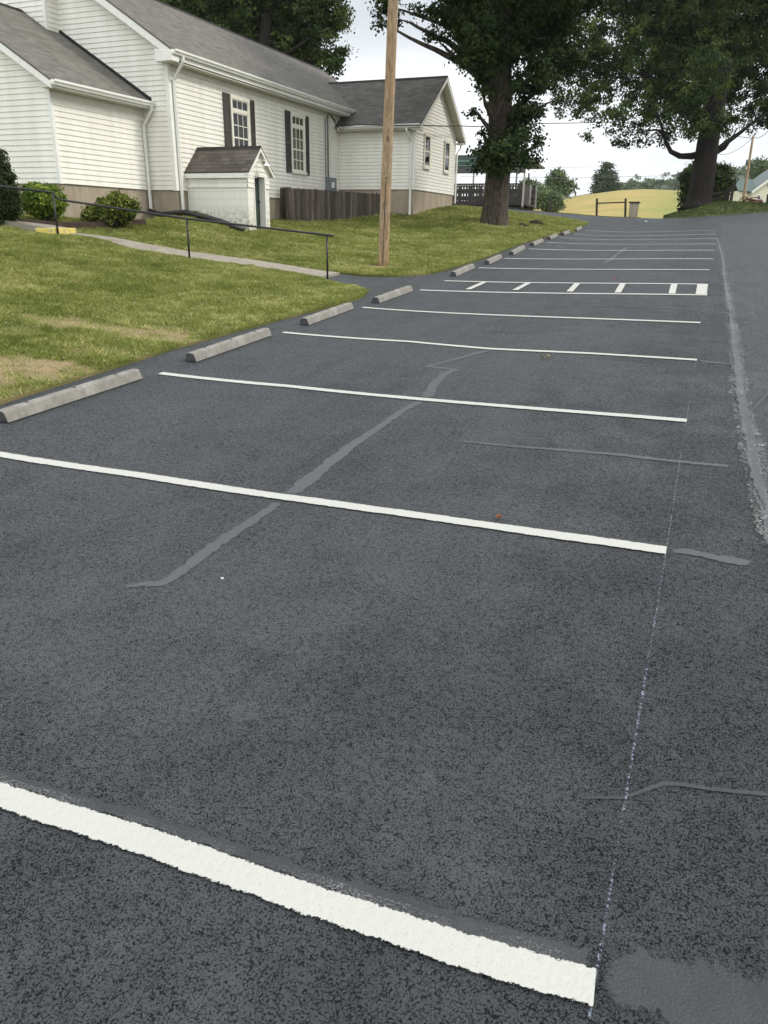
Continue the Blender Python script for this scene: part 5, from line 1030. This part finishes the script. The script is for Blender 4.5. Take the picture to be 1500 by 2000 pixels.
# rail fence behind the verge tree
rfn = thing('rail_fence', tuple(atd(1415, 405, 53)), 'dark three rail timber fence right of the huge tree trunk', 'fence')
m = MB(); a_ = atd(1416, 408, 53); b_ = atd(1416, 370, 53); m.box(a_[0]-.16, a_[0]+.16, a_[1]-.12, a_[1]+.12, a_[2]-.2, b_[2]); obj('post', m, 'dark_timber', rfn)
m = MB()
for y0_, y1_ in ((402, 397), (392, 387), (383, 376)):
    a_ = atd(1340, y0_, 53.2); b_ = atd(1412, y1_, 53.2); m.hexa([(a_[0], a_[1], a_[2]-.09), (b_[0], b_[1], b_[2]-.09), (b_[0], b_[1]+.06, b_[2]-.09), (a_[0], a_[1]+.06, a_[2]-.09), (a_[0], a_[1], a_[2]+.09), (b_[0], b_[1], b_[2]+.09), (b_[0], b_[1]+.06, b_[2]+.09), (a_[0], a_[1]+.06, a_[2]+.09)])
obj('rails', m, 'dark_timber', rfn)
m = MB(); a_ = atd(1425, 407, 52); b_ = atd(1433, 359, 52); m.hexa([(a_[0]-.1, a_[1]-.08, a_[2]-.2), (a_[0]+.1, a_[1]-.08, a_[2]-.2), (a_[0]+.1, a_[1]+.08, a_[2]-.2), (a_[0]-.1, a_[1]+.08, a_[2]-.2), (b_[0]-.1, b_[1]-.08, b_[2]), (b_[0]+.1, b_[1]-.08, b_[2]), (b_[0]+.1, b_[1]+.08, b_[2]), (b_[0]-.1, b_[1]+.08, b_[2])])
tag(obj('leaning_post', m, 'dark_timber', None, loc=tuple(a_)), 'dark squared timber post leaning right, beside the rail fence', 'post')
m = MB(); a_ = atd(1499, 408, 54); b_ = atd(1502, 380, 54); m.tube([tuple(a_), tuple(b_)], .14, 8); tag(obj('fence_post', m, 'dark_timber', None, loc=tuple(a_)), 'dark post at the right picture edge, near the old plough', 'post')
# old plough
pl = thing('plough', tuple(atd(1470, 405, 53)), 'rusty old horse drawn plough lying on the verge by the white farmhouse', 'plough')
m = MB(); W_ = [atd(1448, 404, 51), atd(1457, 396, 51), atd(1470, 399, 51), atd(1484, 401, 51), atd(1488, 405, 51)]; m.tube([tuple(p) for p in W_], .07, 8); m.tube([tuple(atd(1460, 403, 51)), tuple(atd(1478, 404, 51)), tuple(atd(1486, 400, 53))], .1, 8); obj('beam', m, 'rust', pl, True)
m = MB(); m.tube([tuple(atd(1458, 398, 51)), tuple(atd(1466, 395, 51)), tuple(atd(1476, 393.5, 51)), tuple(atd(1482, 395, 51)), tuple(atd(1484, 400, 53))], .03, 6); m.tube([tuple(atd(1455, 402, 53.3)), tuple(atd(1468, 393, 53.3))], .03, 6); obj('handle', m, 'rust', pl, True)
m = MB(); c = atd(1452, 402, 52.8); m.tube([(c[0]+.32*math.cos(t*.4488), c[1], c[2]+.32*math.sin(t*.4488)) for t in range(15)], .03, 6)
for t in range(6): m.tube([tuple(c), (c[0]+.3*math.cos(t*1.047), c[1], c[2]+.3*math.sin(t*1.047))], .015, 5)
obj('wheel', m, 'rust', pl)

pl.location.z += .26
# ------------------------------------------------------------------ farmhouse
DH = 105.
fh = thing('farmhouse', tuple(atd(1480, 404, DH)), 'cream farmhouse with green metal roof beyond the verge at the right edge', 'house')
c0 = atd(1443, 402, DH); ux = nrm([1, .28, 0]); uy = nrm([-.28, 1, 0]); s_ = DH/F
def hp2(u, v, z): p = c0+ux*u+uy*v; return (p[0], p[1], z)
zg = c0[2]-1.5; ze = atd(1470, 372, DH)[2]; zap = ze+ (62*s_)*1.0
def box2(m, u0, u1, v0, v1, z0, z1): m.hexa([hp2(u0, v0, z0), hp2(u1, v0, z0), hp2(u1, v1, z0), hp2(u0, v1, z0), hp2(u0, v0, z1), hp2(u1, v0, z1), hp2(u1, v1, z1), hp2(u0, v1, z1)])
m = MB(); box2(m, .3, 2.2, 1.5, 7, zg, ze); box2(m, 1.6, 9.6, 0, 8, zg, ze); m.quad([hp2(1.6, 0, ze), hp2(9.6, 0, ze), hp2(5.6, 0, ze+3.1)]); m.quad([hp2(1.6, 8, ze), hp2(9.6, 8, ze), hp2(5.6, 8, ze+3.1)]); obj('wall', m, 'siding_cream', fh)
m = MB()
m.slab([hp2(1.3, -.35, ze-.25), hp2(5.6, -.35, ze+3.12), hp2(5.6, 8.3, ze+3.12), hp2(1.3, 8.3, ze-.25)], .12); m.slab([hp2(9.9, -.35, ze-.25), hp2(5.6, -.35, ze+3.12), hp2(5.6, 8.3, ze+3.12), hp2(9.9, 8.3, ze-.25)], .12)
m.slab([hp2(0, 1.2, ze-.05), hp2(2.6, 1.2, ze-.05), hp2(2.6, 4.2, ze+1.6), hp2(0, 4.2, ze+1.6)], .12); m.slab([hp2(0, 7.2, ze-.05), hp2(2.6, 7.2, ze-.05), hp2(2.6, 4.2, ze+1.6), hp2(0, 4.2, ze+1.6)], .12); obj('roof', m, 'roof_metal_green', fh)
m = MB(); 
for u0, z0_, u1, z1_ in ((1.3, ze-.38, 5.6, ze+3.0), (9.9, ze-.38, 5.6, ze+3.0)): m.hexa([hp2(u0, -.4, z0_-.12), hp2(u1, -.4, z1_-.12), hp2(u1, -.36, z1_-.12), hp2(u0, -.36, z0_-.12), hp2(u0, -.4, z0_+.25), hp2(u1, -.4, z1_+.25), hp2(u1, -.36, z1_+.25), hp2(u0, -.36, z0_+.25)])
obj('rake_board', m, 'trim_white', fh)
for u0, u1, z0_, z1_ in ((3.3, 3.75, ze+.45, ze+1.2), (3.85, 4.3, ze+.45, ze+1.2), (2.3, 2.6, ze-1.15, ze-.7), (5.2, 6.0, ze-1.6, ze-.5)):
    m = MB(); box2(m, u0-.08, u1+.08, -.06, -.01, z0_-.08, z1_+.08); f_ = obj('window', m, 'trim_white', fh); m = MB(); box2(m, u0, u1, -.09, -.061, z0_, z1_); obj('pane', m, 'curtained_glass', f_)
m = MB(); box2(m, 1.75, 2.75-.2, -.9, -.02, zg, ze-1.35+.0); obj('cellar_door', m, 'red_door', fh)
# farm hydro pole with wires
DP = 62.; fp = thing('utility_pole', tuple(atd(1450, 402, DP)), 'distant leaning utility pole in front of the farmhouse', 'utility pole')
p0, p1 = atd(1450, 402, DP), atd(1471, 266, DP); m = MB(); m.tube([tuple(p0+(p1-p0)*k/8) for k in range(9)], [.13-.04*k/8 for k in range(9)], 10); obj('post', m, 'pole_wood', fp, True)
m = MB(); q = p0+(p1-p0)*((402-317)/(402-266)); m.tube([(q[0]-.16, q[1], q[2]-.25), (q[0]-.16, q[1], q[2]+.2)], .10, 10); obj('meter_can', m, 'grey_metal', fp, True)
def wire(name, pts, r_, mat, label, sag=0, cat='cable'):
    P = []; pts = [np.array(p) for p in pts]
    for a_, b_ in zip(pts[:-1], pts[1:]):
        for k in range(14): t = k/14; p = a_+(b_-a_)*t; P.append((p[0], p[1], p[2]-sag*4*t*(1-t)))
    P.append(tuple(pts[-1])); m = MB(); m.tube(P, r_, 5); return tag(obj(name, m, mat, None, loc=P[0]), label, cat)
wire('overhead_wire', [atd(1471, 268, DP), atd(1500, 256, 48), atd(1560, 235, 30)], .02, 'cable', 'drooping black wire leaving the leaning pole toward the right edge', .2)
wire('overhead_wire', [atd(1471, 268, DP), atd(1400, 300, 75)], .02, 'cable', 'thin black wire from the leaning pole into the tree branches', .5)
svc = atx(648, 236, XW+.15)
wire('service_drop', [svc+np.array([.05, .25, -.15]), aty(700, 243, 29.9), aty(815, 244, 29.9), atd(905, 246, 33), atd(945, 246, 35), atd(1050, 241, 42), atd(1200, 238, 55), atd(1471, 270, DP)], .022, 'cable', 'twisted black service cable running from the church eave past the big tree', .02)
m = MB(); r_ = random.Random(3)
for k in range(3): m.tube([(XS+.16, yc, 5.97), (XS+.35+.05*k, yc+.1, 5.75-.12*k), (XS+.5+.04*k, yc+.3, 5.62-.10*k), (XS+.62, yc+.5, 5.74)], .013, 6)
obj('service_cable', m, 'cable', church, True)
wire('overhead_wire', [atd(1040, 326, 80), atd(1165, 328, 88)], .016, 'far_wire', 'upper faint far wire crossing the sky left of the hay hill tree')
wire('overhead_wire', [atd(900, 345, 80), atd(1100, 348, 86), atd(1350, 342, 95)], .022, 'far_wire', 'lower faint far wire crossing the sky above the hay hill')

# ------------------------------------------------------------------ litter on the asphalt
def leaf_obj(px, py, s, mat, label, seed, name='fallen_leaf'):
    q = gp(px, py); m = MB(); r_ = random.Random(seed)
    for k in range(3):
        a_ = r_.uniform(0, 6.28); d = Vector((math.cos(a_), math.sin(a_), r_.uniform(.2, .7)))*s; n_ = Vector((-d.y, d.x, r_.uniform(-.3, .5)*s))*.5; c = Vector((q[0], q[1], q[2]+.012)); P = [c, c+d*.4+n_*.6, c+d*.8+n_*.4+Vector((0, 0, s*.15)), c+d, c+d*.7-n_*.5+Vector((0, 0, s*.2)), c+d*.3-n_*.5]
        i = len(m.v); m.v += [tuple(p) for p in P]+[tuple(p+Vector((0, 0, .0015))) for p in P]; m.f += [tuple(range(i, i+6)), tuple(range(i+6, i+12))[::-1]]+[(i+j, i+(j+1) % 6, i+6+(j+1) % 6, i+6+j) for j in range(6)]; m.uv += [[(0, 0)]*6]*2+[[(0, 0)]*4]*6
    tag(obj(name, m, mat, None, loc=tuple(q)), label, 'leaf' if 'leaf' in name else 'scrap')
leaf_obj(970, 1016, .042, 'dead_leaf', 'curled dark red brown dead leaf just above the second painted line', 4)
leaf_obj(1062, 701, .07, 'tan_leaf', 'small tan dry leaf on the asphalt past the third stall', 5)
leaf_obj(435, 1135, .012, 'white_scrap', 'tiny white scrap on the dark asphalt below the sealed crack', 6, 'paper_scrap')
leaf_obj(1202, 546, .08, 'dead_leaf', 'tiny dark dead leaf just past the hatched access aisle', 7)
leaf_obj(1261, 434, .10, 'white_scrap', 'white scrap on the drive far behind the last painted line', 8, 'paper_scrap')
m = MB(); m.box(-1400, 1400, -60, 1400, -12, 70)
hz = obj('haze', m, 'cable'); hm = bpy.data.materials.new('haze'); hm.use_nodes = True; ht = hm.node_tree; ht.nodes.clear(); pv = ht.nodes.new('ShaderNodeVolumePrincipled'); pv.inputs['Color'].default_value = (.92, .95, 1, 1); pv.inputs['Density'].default_value = .00018; pv.inputs['Anisotropy'].default_value = .3
ho = ht.nodes.new('ShaderNodeOutputMaterial'); ht.links.new(pv.outputs[0], ho.inputs['Volume']); hz.data.materials.clear(); hz.data.materials.append(hm); tag(hz, 'thin pale haze over the far hills', 'haze', kind='stuff')
print('SCENE BUILT')
